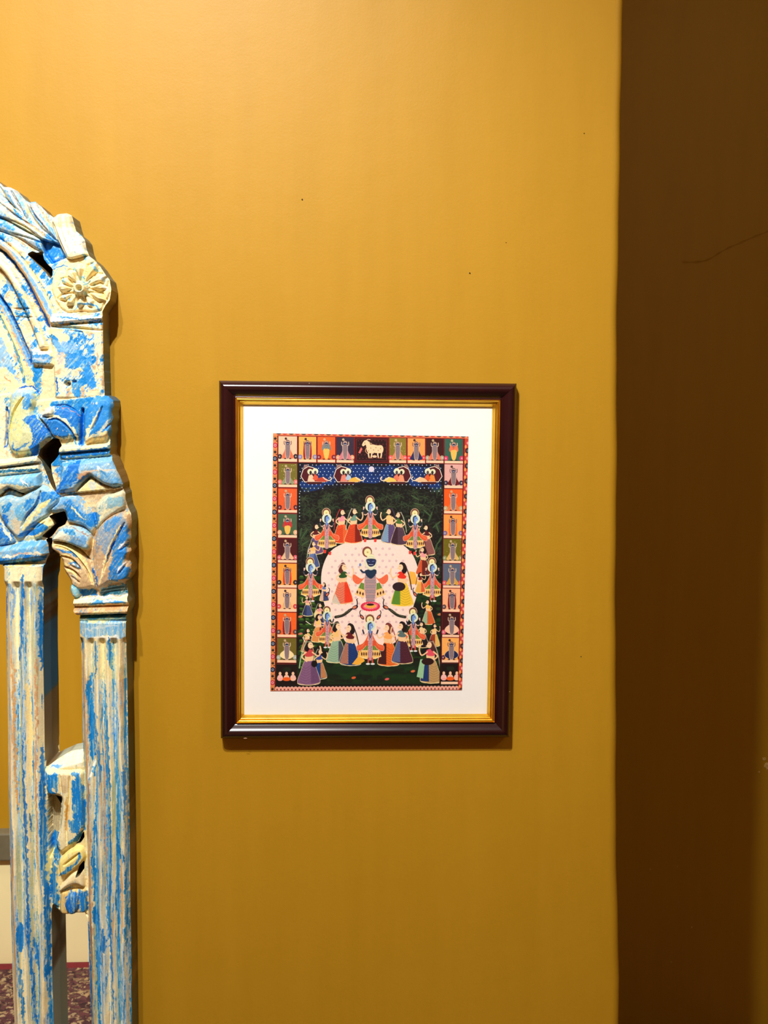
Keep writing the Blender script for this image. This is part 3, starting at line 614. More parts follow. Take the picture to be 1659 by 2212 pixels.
RC = [((226, 170, 160), (110, 20, 26), (40, 36, 60), 0, None), ((240, 92, 26), (236, 130, 70), (190, 170, 120), 0, None), ((248, 156, 74), (240, 110, 40), (120, 100, 150), 1, None), ((110, 100, 22), (236, 190, 110), (140, 150, 90), 0, (200, 190, 110)), ((92, 102, 122), (226, 170, 70), (230, 90, 90), 0, None), ((250, 176, 128), (130, 24, 30), (90, 60, 60), 1, None), ((62, 14, 18), (250, 196, 160), (226, 90, 110), 2, None), ((250, 176, 92), (24, 38, 80), (90, 24, 36), 2, None)]
for (a, b), (bg, sk, dc, st, dt) in zip(ys, RC):
    t = (a - 940) / 545.0; mini(961 - 8 * t, a + 2 - 3 * t, 1000 - 5 * t, b + 2.6 - 3 * t, bg, sk, dc, dots=dt, style=st)
for x0, x1, a, b in ((598, 640, 1433, 1479), (952.5, 993, 1431, 1478)):
    P.poly([(x0 - 1.5, a), (x1 + 1.5, a), (x1 + 1.5, b), (x0 - 1.5, b)], (18, 8, 10)); c = (x0 + x1) / 2
    P.line([(x0, a + 1.5), (x1, a + 1.5)], 2, (90, 26, 24)); P.ell(c, a + 13, 9, 5, (20, 34, 20))
    for xx, cc in ((c - 14, (246, 190, 180)), (c, (246, 190, 160)), (c + 14, (246, 190, 170))):
        P.ell(xx, b - 24, 3, 3.8, (250, 200, 160)); P.poly(spl([(xx - 4, b - 20), (xx + 4, b - 20), (xx + 6, b - 11), (xx - 6, b - 11)], 4, True), cc)
    P.ell(c, b - 12, 9, 4.2, (240, 96, 30)); P.ell(c - 14, b - 11, 5.5, 3, (244, 170, 160)); P.ell(c + 14, b - 11, 5.5, 3, (246, 190, 160))
    if x0 > 900: P.poly([(x0, b - 5.5), (x1, b - 5.5), (x1, b), (x0, b)], PALE)
# red fillet lines
for a, b in (((600, 940), (594, 1492)), ((1002, 945), (992, 1490)), ((600, 940), (1002, 945)), ((643.5, 1000), (641, 1482)), ((959, 1003), (951, 1482))): P.line([a, b], 1.8, (126, 20, 22))
P.line([(643.5, 1000), (641, 1482)], 2.2, (30, 8, 12)); P.line([(958.5, 1003), (950.5, 1482)], 3.0, (34, 8, 12))
# left border of flowers
stbox(0, 0, 9.5, PH, (226, 134, 76))
for j in range(int(PH / 14) + 1):
    tt = 11 + j * 14.2; q = hmap(H_sp, [(4.6, tt)])[0]
    if j % 2 == 0:
        P.ell(*q, 3.0, 2.6, (44, 34, 24)); q2 = hmap(H_sp, [(7.6, tt + 5.5)])[0]; P.ell(*q2, 1.6, 1.3, (120, 60, 40)); 
        stbox(0, tt + 3.4, 9.5, tt + 4.4, (146, 106, 52), alpha=.8); stbox(0, tt - 4.6, 9.5, tt - 3.6, (146, 106, 52), alpha=.8)
    else:
        k = (j // 2) % 2; P.ell(*q, 5.3, 5.6, (196, 50, 66) if k == 0 else (26, 24, 36)); P.ell(*q, 2.9, 3.1, (246, 150, 150) if k == 0 else (130, 140, 160)); P.ell(*q, 1.1, 1.1, (130, 20, 40) if k == 0 else (30, 30, 50))
stbox(9.2, 0, 10.8, PH, (110, 16, 18))
# right border (half cut away)
stbox(412.5, 0, PW, PH, (196, 70, 40))
for j in range(34):
    tt = 14 + j * 16.4; q = hmap(H_sp, [(419.5, tt)])[0]; k = j % 2
    P.ell(*q, 4.6, 5.6, (34, 22, 26) if k else (206, 54, 66)); P.ell(*q, 2.2, 3, (120, 100, 100) if k else (246, 160, 140)); q = hmap(H_sp, [(415.5, tt + 8)])[0]; P.ell(*q, 2.2, 3.6, (244, 160, 90))
stbox(411.5, 0, 413.2, PH, (120, 12, 20))
# top edge
stbox(0, 0, PW, 4.2, (240, 140, 92))
for j in range(16): q = hmap(H_sp, [(12 + j * 26.5, .2)])[0]; P.ell(*q, 5, 2.3, (60, 22, 26)); q = hmap(H_sp, [(25 + j * 26.5, .2)])[0]; P.ell(*q, 5, 2.6, (190, 40, 40))
stbox(9, 4.0, 413, 5.6, (140, 14, 18))
# bottom scallops
stbox(10.5, PH - 12, 413, PH, (14, 8, 10)); stbox(10.5, PH - 4.5, 413, PH, (206, 120, 100))
for j in range(50):
    q = hmap(H_sp, [(14.5 + j * 8.05, PH - 5)])[0]; P.ell(*q, 4.1, 4.6, (238, 160, 140), outline=(250, 200, 180), ow=.35); q = hmap(H_sp, [(14.5 + j * 8.05, PH - 3.2)])[0]; P.ell(*q, 1.5, 1.5, (50, 14, 18))
stbox(0, PH - 1.3, PW, PH, (176, 84, 66))
# slight print grain
gr = (vnoise(P.U, P.V, 1.6, 1.6, 21, 2) - .5) * .05
P.C = np.clip(P.C + gr[..., None], 0, 1)
st = np.stack([P.U.ravel(), P.V.ravel()], 1); pxy = hmap(H_sp, st)
YP = -.0058
xx, zz = unproj(pxy[:, 0], pxy[:, 1], YP)
pv = np.stack([xx, np.full_like(xx, YP), zz], 1)
idx = np.arange(P.h * P.w).reshape(P.h, P.w)
pf = np.stack([idx[:-1, :-1], idx[1:, :-1], idx[1:, 1:], idx[:-1, 1:]], -1).reshape(-1, 4)
pr = mesh_obj('printed_painting', pv, pf, M_PRINT, pic)
color_attr(pr, s2l(P.C.reshape(-1, 3) * 255)); pr['label'] = 'colourful miniature painting print of dancing figures with small panels round its border'

# ------------------------------------------------------------------ the carved mirror frame
YG = -.006; HT = .042                    # mirror glass plane; relief height in front of it
YFR = YG - HT
class Carve(Paint):
    def __init__(s, *a):
        super().__init__(*a); s.Z = np.full(s.U.shape, 3.0)          # height in cm above the glass
        s.WU = s.U + (vnoise(s.U, s.V, 9, 9, 31, 3) - .5) * 9; s.WV = s.V + (vnoise(s.U, s.V, 9, 9, 32, 3) - .5) * 9
        s.RU, s.RV = s.U, s.V
    def raw(s): s.U, s.V = s.RU, s.RV
    def warp(s): s.U, s.V = s.WU, s.WV
    def area(s, pts, h, bevel=5, drop=.5, crown=0, ref=None):
        p = np.asarray(pts, float); s.raw(); W, d = s.sd_poly(p, 2)
        if W is None: return
        t = np.clip(d / bevel, 0, 1); z = h - drop * (1 - t) ** 2
        if crown: z = z + crown * np.clip(d / (ref or max(d.max(), 1)), 0, 1) ** .6
        s.Z[W] = np.where(d > 0, z, s.Z[W])
    def cut(s, pts, wd, dep, taper=True):
        s.raw(); W, d, t = s.sd_line(np.asarray(pts, float), wd + 2)
        if W is None: return
        r = wd / 2 * (np.sin(np.pi * np.clip(t, .03, .97)) ** .5 if taper else 1)
        s.Z[W] -= dep * np.clip(1 - (d / np.maximum(r, .3)) ** 2, 0, 1)
    def b(s, pts, c, a=1):          # brushed patch with ragged edge
        s.warp(); p = np.asarray(pts, float); W, d = s.sd_poly(p, 8)
        if W is None: s.raw(); return
        n = s.dry[W]
        sc = s.scr[W]; s.mix(W, np.clip((d + (n - .5) * 5) / 1.4 + .5, 0, 1) * a * np.clip(1.5 - np.clip((sc - .50) * 14, 0, 1) * .95 - np.clip((.30 - n) * 8, 0, 1), 0, 1), c); s.raw()
    def br(s, pts, wd, c, a=1, taper=True, scr=.8):
        s.warp(); W, d, t = s.sd_line(np.asarray(pts, float), wd + 6)
        if W is None: s.raw(); return
        r = wd / 2 * (np.sin(np.pi * np.clip(t, .03, .97)) ** .45 if taper else 1); n = s.dry[W]
        s.mix(W, np.clip((r - d + (n - .5) * 2.4) / 1.1 + .5, 0, 1) * a * np.clip(1.35 - np.clip((s.scr[W] - .54) * 12, 0, 1) * scr, 0, 1), c); s.raw()
K = Carve(-186, 312, 300, 2490, 1.0)
U, V_ = K.RU, K.RV
K.dry = vnoise(U, V_, 3.0, 3.0, 40, 3)
K.scr = np.where(V_ > 1345, vnoise(U, V_, 2.2, 26, 42, 4, .6), vnoise(U * .82 + V_ * .57, V_ * .82 - U * .57, 2.4, 18, 41, 4, .6))
BLUE = (10, 128, 202); DEEP = (4, 84, 176); SKY = (110, 172, 226); ICE = (186, 212, 226); CREAM = (252, 232, 180); YEL = (246, 222, 146); WHT = (252, 248, 232); TAN = (206, 172, 130); BRN = (176, 128, 78); OCH = (214, 150, 80); SAGE = (196, 198, 150); TEAL = (10, 92, 116); DARK = (64, 44, 20)
A_ = lambda c: np.array(c, float) / 255
# general worn paint
n1 = vnoise(U, V_, 26, 22, 50, 5, .62); n2 = vnoise(U, V_, 16, 14, 51, 5, .62); n3 = vnoise(U, V_, 6, 5, 52, 4)
C0 = np.ones(U.shape + (3,)) * A_(CREAM)
def lay(mask, c):
    global C0
    C0 += (A_(c) - C0) * np.clip(mask, 0, 1)[..., None]
lay((n3 - .5) * 3 * .6, SAGE); lay((n2 - .56) * 14, TAN); nd = vnoise(U * .8 + V_ * .6, V_ * .8 - U * .6, 2.6, 16, 53, 3, .6); nf = vnoise(U, V_, 2.4, 2.4, 54, 3, .7)
lay((n1 + (nd - .5) * .5 - .50) * 9 * .8, ICE); lay((n1 + (nd - .5) * .55 - .54) * 12 * .85, SKY); lay((n1 + (n3 - .5) * .4 + (nd - .5) * .5 + (nf - .5) * .3 - .60) * 16, BLUE)
# columns: long vertical streaks
colmask = (V_ > 1225) & (V_ < 2403) & ((U < 128) | ((V_ > 1342) & (U > 128)))
slant = U - (V_ - 1300) * .022 * np.clip((300 - U) / 300, .2, 1)
s1 = vnoise(slant, V_, 8, 190, 60, 5, .66); s2 = vnoise(slant, V_, 6.5, 260, 61, 4, .6); s3 = vnoise(slant, V_, 3.0, 22, 62, 4, .65); s4 = vnoise(slant, V_, 11, 330, 63, 4, .6)
s5 = vnoise(slant, V_, 2.2, 60, 64, 3, .6)
C1 = np.ones(U.shape + (3,)) * A_((254, 236, 186))
def lay1(mask, c):
    global C1
    C1 += (A_(c) - C1) * np.clip(mask, 0, 1)[..., None]
lay1((s2 - .5) * 8, SAGE); lay1((s4 - .60) * 14 * .8, TAN); lay1((s1 + (s3 - .5) * .4 - .50) * 9 * .8, ICE); nh = vnoise(U, V_, 1.8, 7, 65, 3, .7); lay1((s1 * .5 + s5 * .5 + (s3 - .5) * .35 + (nh - .5) * .3 - .59) * 14, SKY); lay1((s1 * .6 + s5 * .4 + (s3 - .5) * .45 + (nh - .5) * .35 - .655) * 20, BLUE)
K.C[:] = np.where(colmask[..., None], C1, C0)

# ---- silhouette and openings (signed distances, positive = wood)
def full_sd(pts):
    p = np.asarray(pts, float); K.raw(); W, d = K.sd_poly(p, 30); out = np.full(U.shape, -30.0); out[W] = np.clip(d, -30, 60); return out
outline = [(-200, 326), (-138, 314), (-112, 330), (-95, 350), (-60, 356), (-40, 372), (-18, 380), (0, 398), (14, 399), (30, 407), (45, 425), (55, 432), (68, 430), (82, 441), (95, 456), (110, 465), (118, 458), (138, 456), (149, 461), (153, 478), (158, 495), (170, 505), (177, 514), (181, 535), (187, 550), (200, 560), (212, 574), (222, 590), (231, 600), (235, 622), (232, 645), (222, 658), (216, 670), (217, 760), (220, 854),
           (230, 856), (240, 865), (242, 877), (238, 890), (240, 903), (236, 918), (238, 930), (233, 945), (235, 968), (233, 980), (240, 990), (248, 1010), (256, 1030), (261, 1046), (260, 1056), (266, 1066), (267, 1080), (270, 1096), (278, 1112), (281, 1128), (278, 1148), (280, 1165), (275, 1180), (279, 1192), (273, 1206), (279, 1222), (280, 1240), (275, 1254), (268, 1264), (271, 1276), (272, 1290), (276, 1305), (275, 1322), (270, 1334), (270, 1350), (269, 1400), (271, 1500), (273, 1620), (275, 1750), (277, 1900), (279, 2060), (281, 2212), (285, 2410), (296, 2420), (298, 2480), (-200, 2480)]
SD = full_sd(outline)
holes = [
    [(51, 545), (62, 538), (72, 542), (84, 539), (88, 556), (97, 568), (108, 579), (106, 592), (103, 600), (94, 588), (80, 573), (66, 560)],
    [(76, 984), (80, 972), (92, 960), (108, 948), (121, 948), (128, 962), (124, 980), (114, 994), (104, 1004), (106, 1024), (114, 1052), (118, 1068), (108, 1056), (100, 1040), (92, 1020), (84, 1000)],
    [(98, 1117), (118, 1110), (134, 1106), (140, 1124), (134, 1136), (120, 1142), (108, 1158), (98, 1166), (84, 1162), (96, 1150), (112, 1136), (104, 1124)],
    [(90, 2420), (90, 2000), (87, 1400), (85, 1240), (92, 1222), (96, 1205), (100, 1196), (96, 1176), (92, 1168), (106, 1166), (108, 1184), (122, 1198), (131, 1214), (135, 1235), (147, 1252), (152, 1270), (149, 1282), (156, 1294), (158, 1320), (170, 1334), (171, 1400), (171, 1500), (173, 1600), (175, 1636), (96, 1668), (92, 1662)],
]
for h in holes[:3]: SD = np.minimum(SD, -full_sd(h))
# long gap between the two columns, above and below the bracket
lx_ = lambda v: np.interp(v, [1200, 1250, 1400, 1550, 1650, 1750, 1800, 1950, 2080, 2212, 2420], [93, 88, 87, 90, 91, 97, 99, 105, 107, 110, 116])
rx_ = lambda v: np.interp(v, [1345, 1500, 1600, 1700, 1800, 1900, 2000, 2100, 2212, 2420], [170, 172, 174, 178, 181, 184, 185, 188, 193, 200])
g1 = [(105, 1164), (108, 1184), (122, 1198), (131, 1214), (135, 1235), (147, 1252), (152, 1270), (149, 1282), (156, 1294), (158, 1320), (169, 1334)] + [(float(rx_(v)), v) for v in range(1345, 1640, 30)] + [(175, 1634), (140, 1640), (112, 1655), (92, 1668)] + [(float(lx_(v)), v) for v in range(1650, 1215, -30)] + [(94, 1212), (101, 1200), (97, 1178), (92, 1168)]
g2 = [(108, 1962), (114, 1966), (120, 1976), (128, 1983), (145, 1982), (158, 1978), (176, 1979), (183, 1990)] + [(float(rx_(v)), v) for v in range(2010, 2401, 30)] + [(float(rx_(2405)), 2405), (float(lx_(2405)), 2405)] + [(float(lx_(v)), v) for v in range(2400, 1965, -30)]
hb = [[(100, 1722), (112, 1725), (128, 1728), (127, 1745), (124, 1760), (112, 1742)], [(154, 1833), (166, 1824), (177, 1800), (178, 1816), (170, 1828)], [(160, 1902), (166, 1880), (178, 1864), (178, 1884), (170, 1894)]]
lo_ = lambda v: np.interp(v, [1225, 1380, 1700, 1790, 2100, 2212, 2420], [6, 8, 12, 14, 20, 25, 32])
g3 = [(5, 1226)] + [(float(lo_(v)), v) for v in range(1230, 2401, 30)] + [(float(lo_(2405)), 2405), (-200, 2405), (-200, 1160), (-120, 1166), (-70, 1186), (-30, 1214)]
for g in (g1, g2, g3, *hb): SD = np.minimum(SD, -full_sd(g))
# smooth the sketchy outlines slightly
def blur(a, n=1):
    for _ in range(n):
        a = (np.roll(a, 1, 0) + np.roll(a, -1, 0) + 2 * a) / 4; a = (np.roll(a, 1, 1) + np.roll(a, -1, 1) + 2 * a) / 4
    return a
SD = blur(SD, 2) + (vnoise(U, V_, 7, 11, 77, 2) - .5) * .9 * (V_ < 1345)

# ================= relief + pigment, from the top down
# crest of overlapping leaves
crest = [(-200, 300), (150, 300), (190, 560), (118, 600), (108, 578), (70, 555), (50, 545), (0, 505), (-60, 486), (-138, 478), (-200, 478)]
K.area(crest, 2.9, 3, .1)
K.b(crest, SKY, .55)
leaves = [[(-20, 378), (0, 396), (16, 398), (32, 408), (46, 428), (56, 452), (50, 474), (30, 452), (6, 424)],
          [(46, 428), (56, 433), (70, 431), (84, 443), (98, 462), (112, 490), (122, 520), (104, 506), (80, 486), (60, 460)],
          [(-40, 400), (0, 425), (30, 446), (60, 476), (90, 500), (118, 530), (90, 522), (60, 506), (24, 486), (-40, 462)],
          [(-40, 450), (0, 466), (40, 488), (76, 508), (112, 533), (130, 546), (104, 548), (70, 536), (30, 510), (-40, 480)],
          [(-120, 352), (-95, 352), (-60, 358), (-38, 374), (-20, 398), (-14, 424), (-44, 414), (-84, 398), (-120, 388)], [(-200, 330), (-138, 316), (-114, 332), (-110, 366), (-132, 400), (-200, 410)],
          [(-150, 420), (-100, 412), (-50, 424), (-20, 440), (-60, 446), (-110, 450), (-150, 452)]]
for i, l in enumerate(leaves):
    l = spl(l, 5, True); K.area(l, 3.1 + .12 * (i % 3), 7, .55, .25)
for pts, wd, c in (([(8, 402), (30, 436), (48, 468)], 6, WHT), ([(-5, 404), (18, 436), (44, 470)], 5, CREAM), ([(44, 430), (58, 458), (80, 486)], 7, CREAM), ([(56, 436), (76, 462), (100, 496)], 5, WHT), ([(76, 440), (96, 470), (116, 512)], 5, CREAM),
                   ([(0, 436), (34, 462), (70, 490), (110, 520)], 5, TAN), ([(0, 452), (30, 472), (56, 490)], 6, CREAM), ([(40, 484), (80, 508), (124, 540)], 6, CREAM), ([(0, 466), (34, 482), (66, 502)], 6, SAGE), ([(0, 500), (30, 522), (56, 545)], 9, ICE), ([(20, 505), (50, 522), (66, 536)], 9, TAN), ([(-60, 372), (-30, 400), (0, 436)], 6, CREAM), ([(-110, 366), (-60, 392)], 6, WHT)):
    K.br(spl(pts, 5), wd, c)
for pts, wd, c in (([(10, 414), (26, 446)], 5, SKY), ([(30, 418), (48, 446)], 6, (130, 184, 226)), ([(62, 446), (84, 484)], 4.5, SKY), ([(84, 462), (112, 508), (126, 540)], 7, (118, 176, 226)), ([(22, 448), (40, 468)], 5, BLUE), ([(0, 480), (26, 494)], 9, (60, 150, 216)), ([(-50, 440), (0, 470)], 9, (60, 150, 216)),
                   ([(92, 506), (112, 522), (132, 544)], 6, BLUE)):
    K.br(spl(pts, 4), wd, c)
for pts in ([(0, 440), (34, 466), (70, 488), (112, 522)], [(0, 466), (44, 484), (84, 512), (122, 536)], [(16, 404), (34, 436), (50, 470)], [(56, 436), (70, 462), (98, 496)], [(72, 434), (96, 468), (118, 512)], [(0, 418), (20, 440), (44, 468)], [(20, 500), (60, 512), (92, 524)], [(-80, 396), (-40, 410), (0, 440)], [(-120, 440), (-60, 450), (0, 470)]):
    K.cut(spl(pts, 5), 3.6, .45); K.br(spl(pts, 5), 1.1, (96, 70, 60), .7)
K.b([(70, 516), (92, 512), (116, 524), (134, 546), (128, 552), (108, 548), (112, 566), (96, 566), (84, 540), (70, 528)], (16, 128, 212)); K.area([(80, 512), (122, 522), (140, 550), (104, 566), (90, 548)], 2.3, 9, .4)
# pale pinnacle leaf
pin = np.array([(104, 474), (118, 459), (138, 456), (149, 461), (153, 480), (158, 497), (170, 506), (177, 515), (181, 536), (188, 552), (170, 566), (140, 560), (126, 532), (112, 500)], float)
K.area(pin, 3.6, 8, .8, .3); K.b(pin, CREAM); K.b([(116, 490), (150, 486), (158, 500), (176, 512), (182, 546), (160, 542), (140, 545)], WHT)
for pts in ([(124, 464), (130, 500), (146, 545)], [(140, 460), (146, 500), (158, 545)], [(112, 480), (124, 515), (138, 545)], [(158, 500), (164, 540)]): K.cut(spl(pts, 4), 4, .4); K.br(spl(pts, 4), 2, YEL, .7)
K.br([(128, 462), (132, 488)], 5, (232, 190, 140), .7); K.br([(104, 500), (126, 540), (134, 552)], 4, SKY)
# rosette
ros = np.array([(112, 574), (122, 560), (134, 553), (150, 557), (170, 552), (182, 548), (194, 552), (203, 566), (214, 574), (222, 590), (232, 602), (229, 616), (235, 628), (230, 642), (222, 652), (216, 668), (196, 673), (170, 671), (140, 674), (124, 664), (112, 646), (104, 622), (106, 598)], float)
K.area(ros, 3.2, 5, .5); K.b(ros, (248, 226, 164))
pet = [(-2.72, 50, 12), (-2.15, 52, 13), (-1.62, 60, 12), (-1.08, 74, 14), (-.55, 66, 13), (-.08, 58, 12), (.42, 62, 12), (.98, 50, 12), (1.6, 44, 12), (2.2, 50, 11), (2.68, 56, 11), (-3.1, 52, 11)]
for a, L, w_ in pet:
    c0 = (170 + math.cos(a) * 12, 622 + math.sin(a) * 12); c1 = (170 + math.cos(a) * L, 622 + math.sin(a) * L * .95); nx, ny = -math.sin(a), math.cos(a)
    m1 = (c0[0] * .3 + c1[0] * .7, c0[1] * .3 + c1[1] * .7); jj = RNG.rand() * 6 - 3
    p = np.array([c0, (m1[0] + nx * (w_ + jj), m1[1] + ny * (w_ + jj)), (c1[0] + nx * 4, c1[1] + ny * 4), c1, (m1[0] - nx * w_, m1[1] - ny * w_)])
    K.area(p, 3.55 + RNG.rand() * .35, 9, .9, .1); K.b(p, YEL if RNG.rand() > .5 else CREAM, .7); K.cut([c0, c1], 2.2, .18)
    K.br([c0, (m1[0] + nx * 5, m1[1] + ny * 5)], 3, (226, 178, 96), .6); K.br([c0, (m1[0] - nx * 7, m1[1] - ny * 7)], 2, (120, 160, 170), .5)
for x, y, wd, c in ((195, 568, 12, SKY), (203, 578, 9, (90, 164, 210)), (158, 578, 9, (140, 190, 200)), (178, 552, 8, (90, 170, 214)), (134, 602, 8, (60, 160, 210)), (172, 598, 6, (170, 200, 170)), (160, 590, 6, SAGE), (128, 610, 6, CREAM), (222, 618, 9, WHT), (225, 634, 8, (250, 214, 160)), (134, 640, 5, SKY), (146, 644, 4, (70, 140, 200)), (218, 600, 8, ICE)): K.br([(x - 3, y - 4), (x + 4, y + 5)], wd, c, .85)
K.br([(156, 668), (164, 658), (188, 653), (206, 660), (212, 672)], 5, (80, 160, 222)); K.br([(108, 578), (124, 572), (144, 572)], 3, (30, 120, 196))
K.area([(170 + 17 * math.cos(t), 622 + 17 * math.sin(t)) for t in np.linspace(0, 6.28, 24)], 3.5, 4, .3); K.area([(170 + 14 * math.cos(t), 622 + 14 * math.sin(t)) for t in np.linspace(0, 6.28, 24)], 4.3, 5, .7); K.area([(170 + 6 * math.cos(t), 622 + 6 * math.sin(t)) for t in np.linspace(0, 6.28, 16)], 3.6, 3, .3)
K.br([(170 + 15.5 * math.cos(t), 622 + 15.5 * math.sin(t)) for t in np.linspace(2.4, 6.4, 16)], 1.8, (60, 130, 180), .8); K.br([(168, 622), (173, 627)], 5, (100, 170, 200))
# arch bands: centre line of the arch at u = -138
def off(pts, d):
    p = np.asarray(pts, float); t = np.gradient(p, axis=0); n = np.c_[t[:, 1], -t[:, 0]]; n /= np.linalg.norm(n, axis=1)[:, None]; return p + n * d
b1 = spl([(-195, 478), (-138, 480), (-80, 484), (-40, 494), (0, 520), (36, 552), (66, 594), (90, 634), (110, 676), (120, 700)], 6)
def band(c, w0, w1, h, bev, drop, crown=0): p = np.r_[off(c, w0), off(c, w1)[::-1]]; K.area(p, h, bev, drop, crown); return p
panel = np.r_[off(b1, 4), [(120, 860), (-195, 900), (-195, 500)]]
K.area(panel, 2.6, 2, 0)
p = band(b1, 2, -17, 3.3, 3, .5); K.b(p, TAN); K.br(off(b1, 0), 4, CREAM, taper=False); K.br(off(b1, -7), 9, (196, 216, 230), taper=False); K.br(off(b1, -7)[20:], 9, (96, 160, 226), .75); K.br(off(b1, -14.5), 2, CREAM, taper=False)
b2 = spl([(-195, 508), (-138, 510), (-60, 516), (-30, 524), (0, 542), (26, 572), (48, 604), (68, 644), (86, 680), (98, 704)], 6)
p = band(b2, 7, -4, 2.75, 2, .1); K.b(p, (204, 170, 124)); K.cut(b2, 8, .6, False); K.br(b2, 5.5, DEEP, taper=False)
K.br(off(b2, 8), 8, (214, 178, 128), .9, False)
b3 = spl([(-195, 530), (-138, 532), (-70, 540), (-30, 552), (0, 572), (22, 600), (40, 636), (60, 676), (76, 716), (88, 752)], 6)
p = band(b3, 9, -9, 3.35, 5, .4, .15); K.b(p, CREAM); K.br(off(b3, 5), 4, WHT)
b4 = spl([(-195, 590), (-138, 592), (-70, 600), (-30, 618), (0, 652), (18, 684), (36, 724), (54, 768), (60, 786)], 6)
mid = np.r_[off(b3, -9), off(b4, 2)[::-1]]; K.area(mid, 2.7, 3, .3)
K.b([(-100, 560), (-30, 590), (0, 600), (30, 640), (50, 690), (66, 716), (84, 722), (70, 690), (50, 640), (20, 596), (-30, 560)], (230, 204, 150)); K.b([(28, 640), (44, 640), (62, 672), (58, 690), (70, 704), (84, 716), (66, 720), (52, 690), (40, 668), (30, 660)], BLUE); K.b([(0, 594), (14, 610), (30, 624), (44, 636), (40, 646), (24, 630), (4, 608)], (40, 130, 200)); K.b([(22, 668), (60, 668), (60, 682), (24, 680)], BLUE); K.br([(24, 672), (58, 672)], 2.5, CREAM); K.b([(40, 690), (66, 692), (70, 714), (60, 716), (50, 712)], (232, 206, 160))
K.cut([(20, 664), (64, 666)], 4, .3); K.cut([(24, 682), (66, 684)], 4, .3)
K.cut(b4, 7, .6, False); K.br(off(b4, 1), 6, (12, 96, 176), taper=False); K.br(off(b4, -6), 7, (90, 160, 226), .9, False); K.br(off(b4, -11), 4, (210, 170, 130), .9, False)
b5 = spl([(-195, 616), (-138, 618), (-70, 628), (-34, 650), (-10, 684), (8, 720), (24, 756), (38, 800), (42, 826)], 6)
K.cut(b5, 4, .35, False); K.br(b5, 3.5, (70, 140, 170), .9, False); K.br(off(b5, 5), 5, YEL, .9, False)
K.b([(-195, 640), (-138, 640), (-60, 660), (-20, 700), (0, 740), (18, 790), (34, 830), (-195, 860)], (120, 178, 228), .8)
K.b([(-40, 800), (0, 790), (20, 806), (34, 834), (60, 850), (0, 860), (-40, 860)], (238, 220, 166)); K.br([(0, 810), (12, 826)], 3, (200, 110, 50), .7)
K.b([(60, 790), (82, 792), (80, 826), (74, 848), (64, 836), (60, 812)], BLUE); K.b([(44, 792), (60, 796), (64, 830), (50, 836)], (226, 206, 150))
# block to the right of the arch, below the rosette
K.area([(100, 688), (112, 676), (218, 680), (218, 690), (102, 700)], 3.5, 5, .6); K.b([(104, 678), (216, 682), (216, 692), (102, 694)], WHT); K.br([(114, 684), (140, 683), (170, 687), (214, 690)], 3.4, (60, 150, 222)); K.br([(104, 697), (150, 700), (196, 712)], 3, YEL)
K.area([(98, 700), (218, 692), (221, 862), (112, 862), (108, 790)], 3.1, 6, .5)
K.cut([(98, 703), (150, 706), (216, 712)], 6, .4); K.cut([(140, 712), (172, 716), (178, 736), (180, 760)], 3, .25); K.cut([(196, 740), (198, 790), (204, 836)], 4, .25)
K.b([(106, 700), (190, 706), (196, 718), (160, 714), (110, 710)], (226, 214, 160)); K.br([(100, 703), (130, 708), (160, 712), (172, 716), (177, 734), (178, 750)], 4, (60, 146, 218)); K.b([(96, 720), (112, 724), (124, 740), (130, 748), (120, 752), (104, 740)], BLUE); K.b([(104, 734), (150, 736), (170, 750), (164, 764), (120, 756)], (130, 180, 226), .8)
K.b([(136, 760), (166, 764), (184, 776), (192, 790), (200, 820), (202, 836), (190, 836), (180, 812), (172, 796), (150, 792), (132, 794), (134, 776)], (40, 140, 218)); K.b([(184, 740), (194, 748), (194, 790), (186, 776)], (60, 150, 222), .8); K.b([(150, 820), (170, 816), (171, 852), (160, 856), (149, 846)], (38, 140, 210)); K.b([(56, 762), (96, 764), (108, 770), (102, 782), (80, 786), (60, 780)], (70, 150, 216)); K.b([(60, 752), (100, 758), (106, 764), (64, 764)], WHT); K.br([(62, 774), (98, 776)], 6, (176, 190, 200))
K.area([(58, 752), (106, 758), (108, 788), (62, 786)], 3.2, 5, .4); K.b([(116, 760), (134, 758), (128, 784), (118, 786)], (196, 186, 176)); K.b([(128, 796), (160, 796), (166, 810), (138, 814), (124, 806)], (236, 214, 178)); K.br([(116, 815), (120, 850)], 4, DEEP); K.b([(122, 822), (134, 826), (138, 846), (126, 850)], (226, 222, 210)); K.b([(114, 856), (160, 858), (200, 850), (214, 842), (216, 862), (140, 874), (112, 872)], (226, 208, 160)); K.b([(196, 700), (214, 704), (216, 760), (208, 790), (200, 760)], (244, 224, 180))
K.b([(84, 800), (112, 790), (114, 850), (108, 870), (78, 890), (70, 876), (82, 846)], (214, 206, 160)); K.br([(205, 760), (208, 800)], 3, (180, 120, 100), .7)
K.area([(140 + 6.5 * math.cos(t), 828 + 6 * math.sin(t)) for t in np.linspace(0, 6.28, 14)], 2.5, 3, .3); K.br([(137, 828), (143, 829)], 7, (90, 80, 100)); K.area([(155 + 4.5 * math.cos(t), 824 + 4 * math.sin(t)) for t in np.linspace(0, 6.28, 14)], 2.8, 2, .3); K.br([(153, 824), (157, 824)], 5, (30, 96, 170)); K.br([(134, 822), (150, 820)], 3, BLUE)
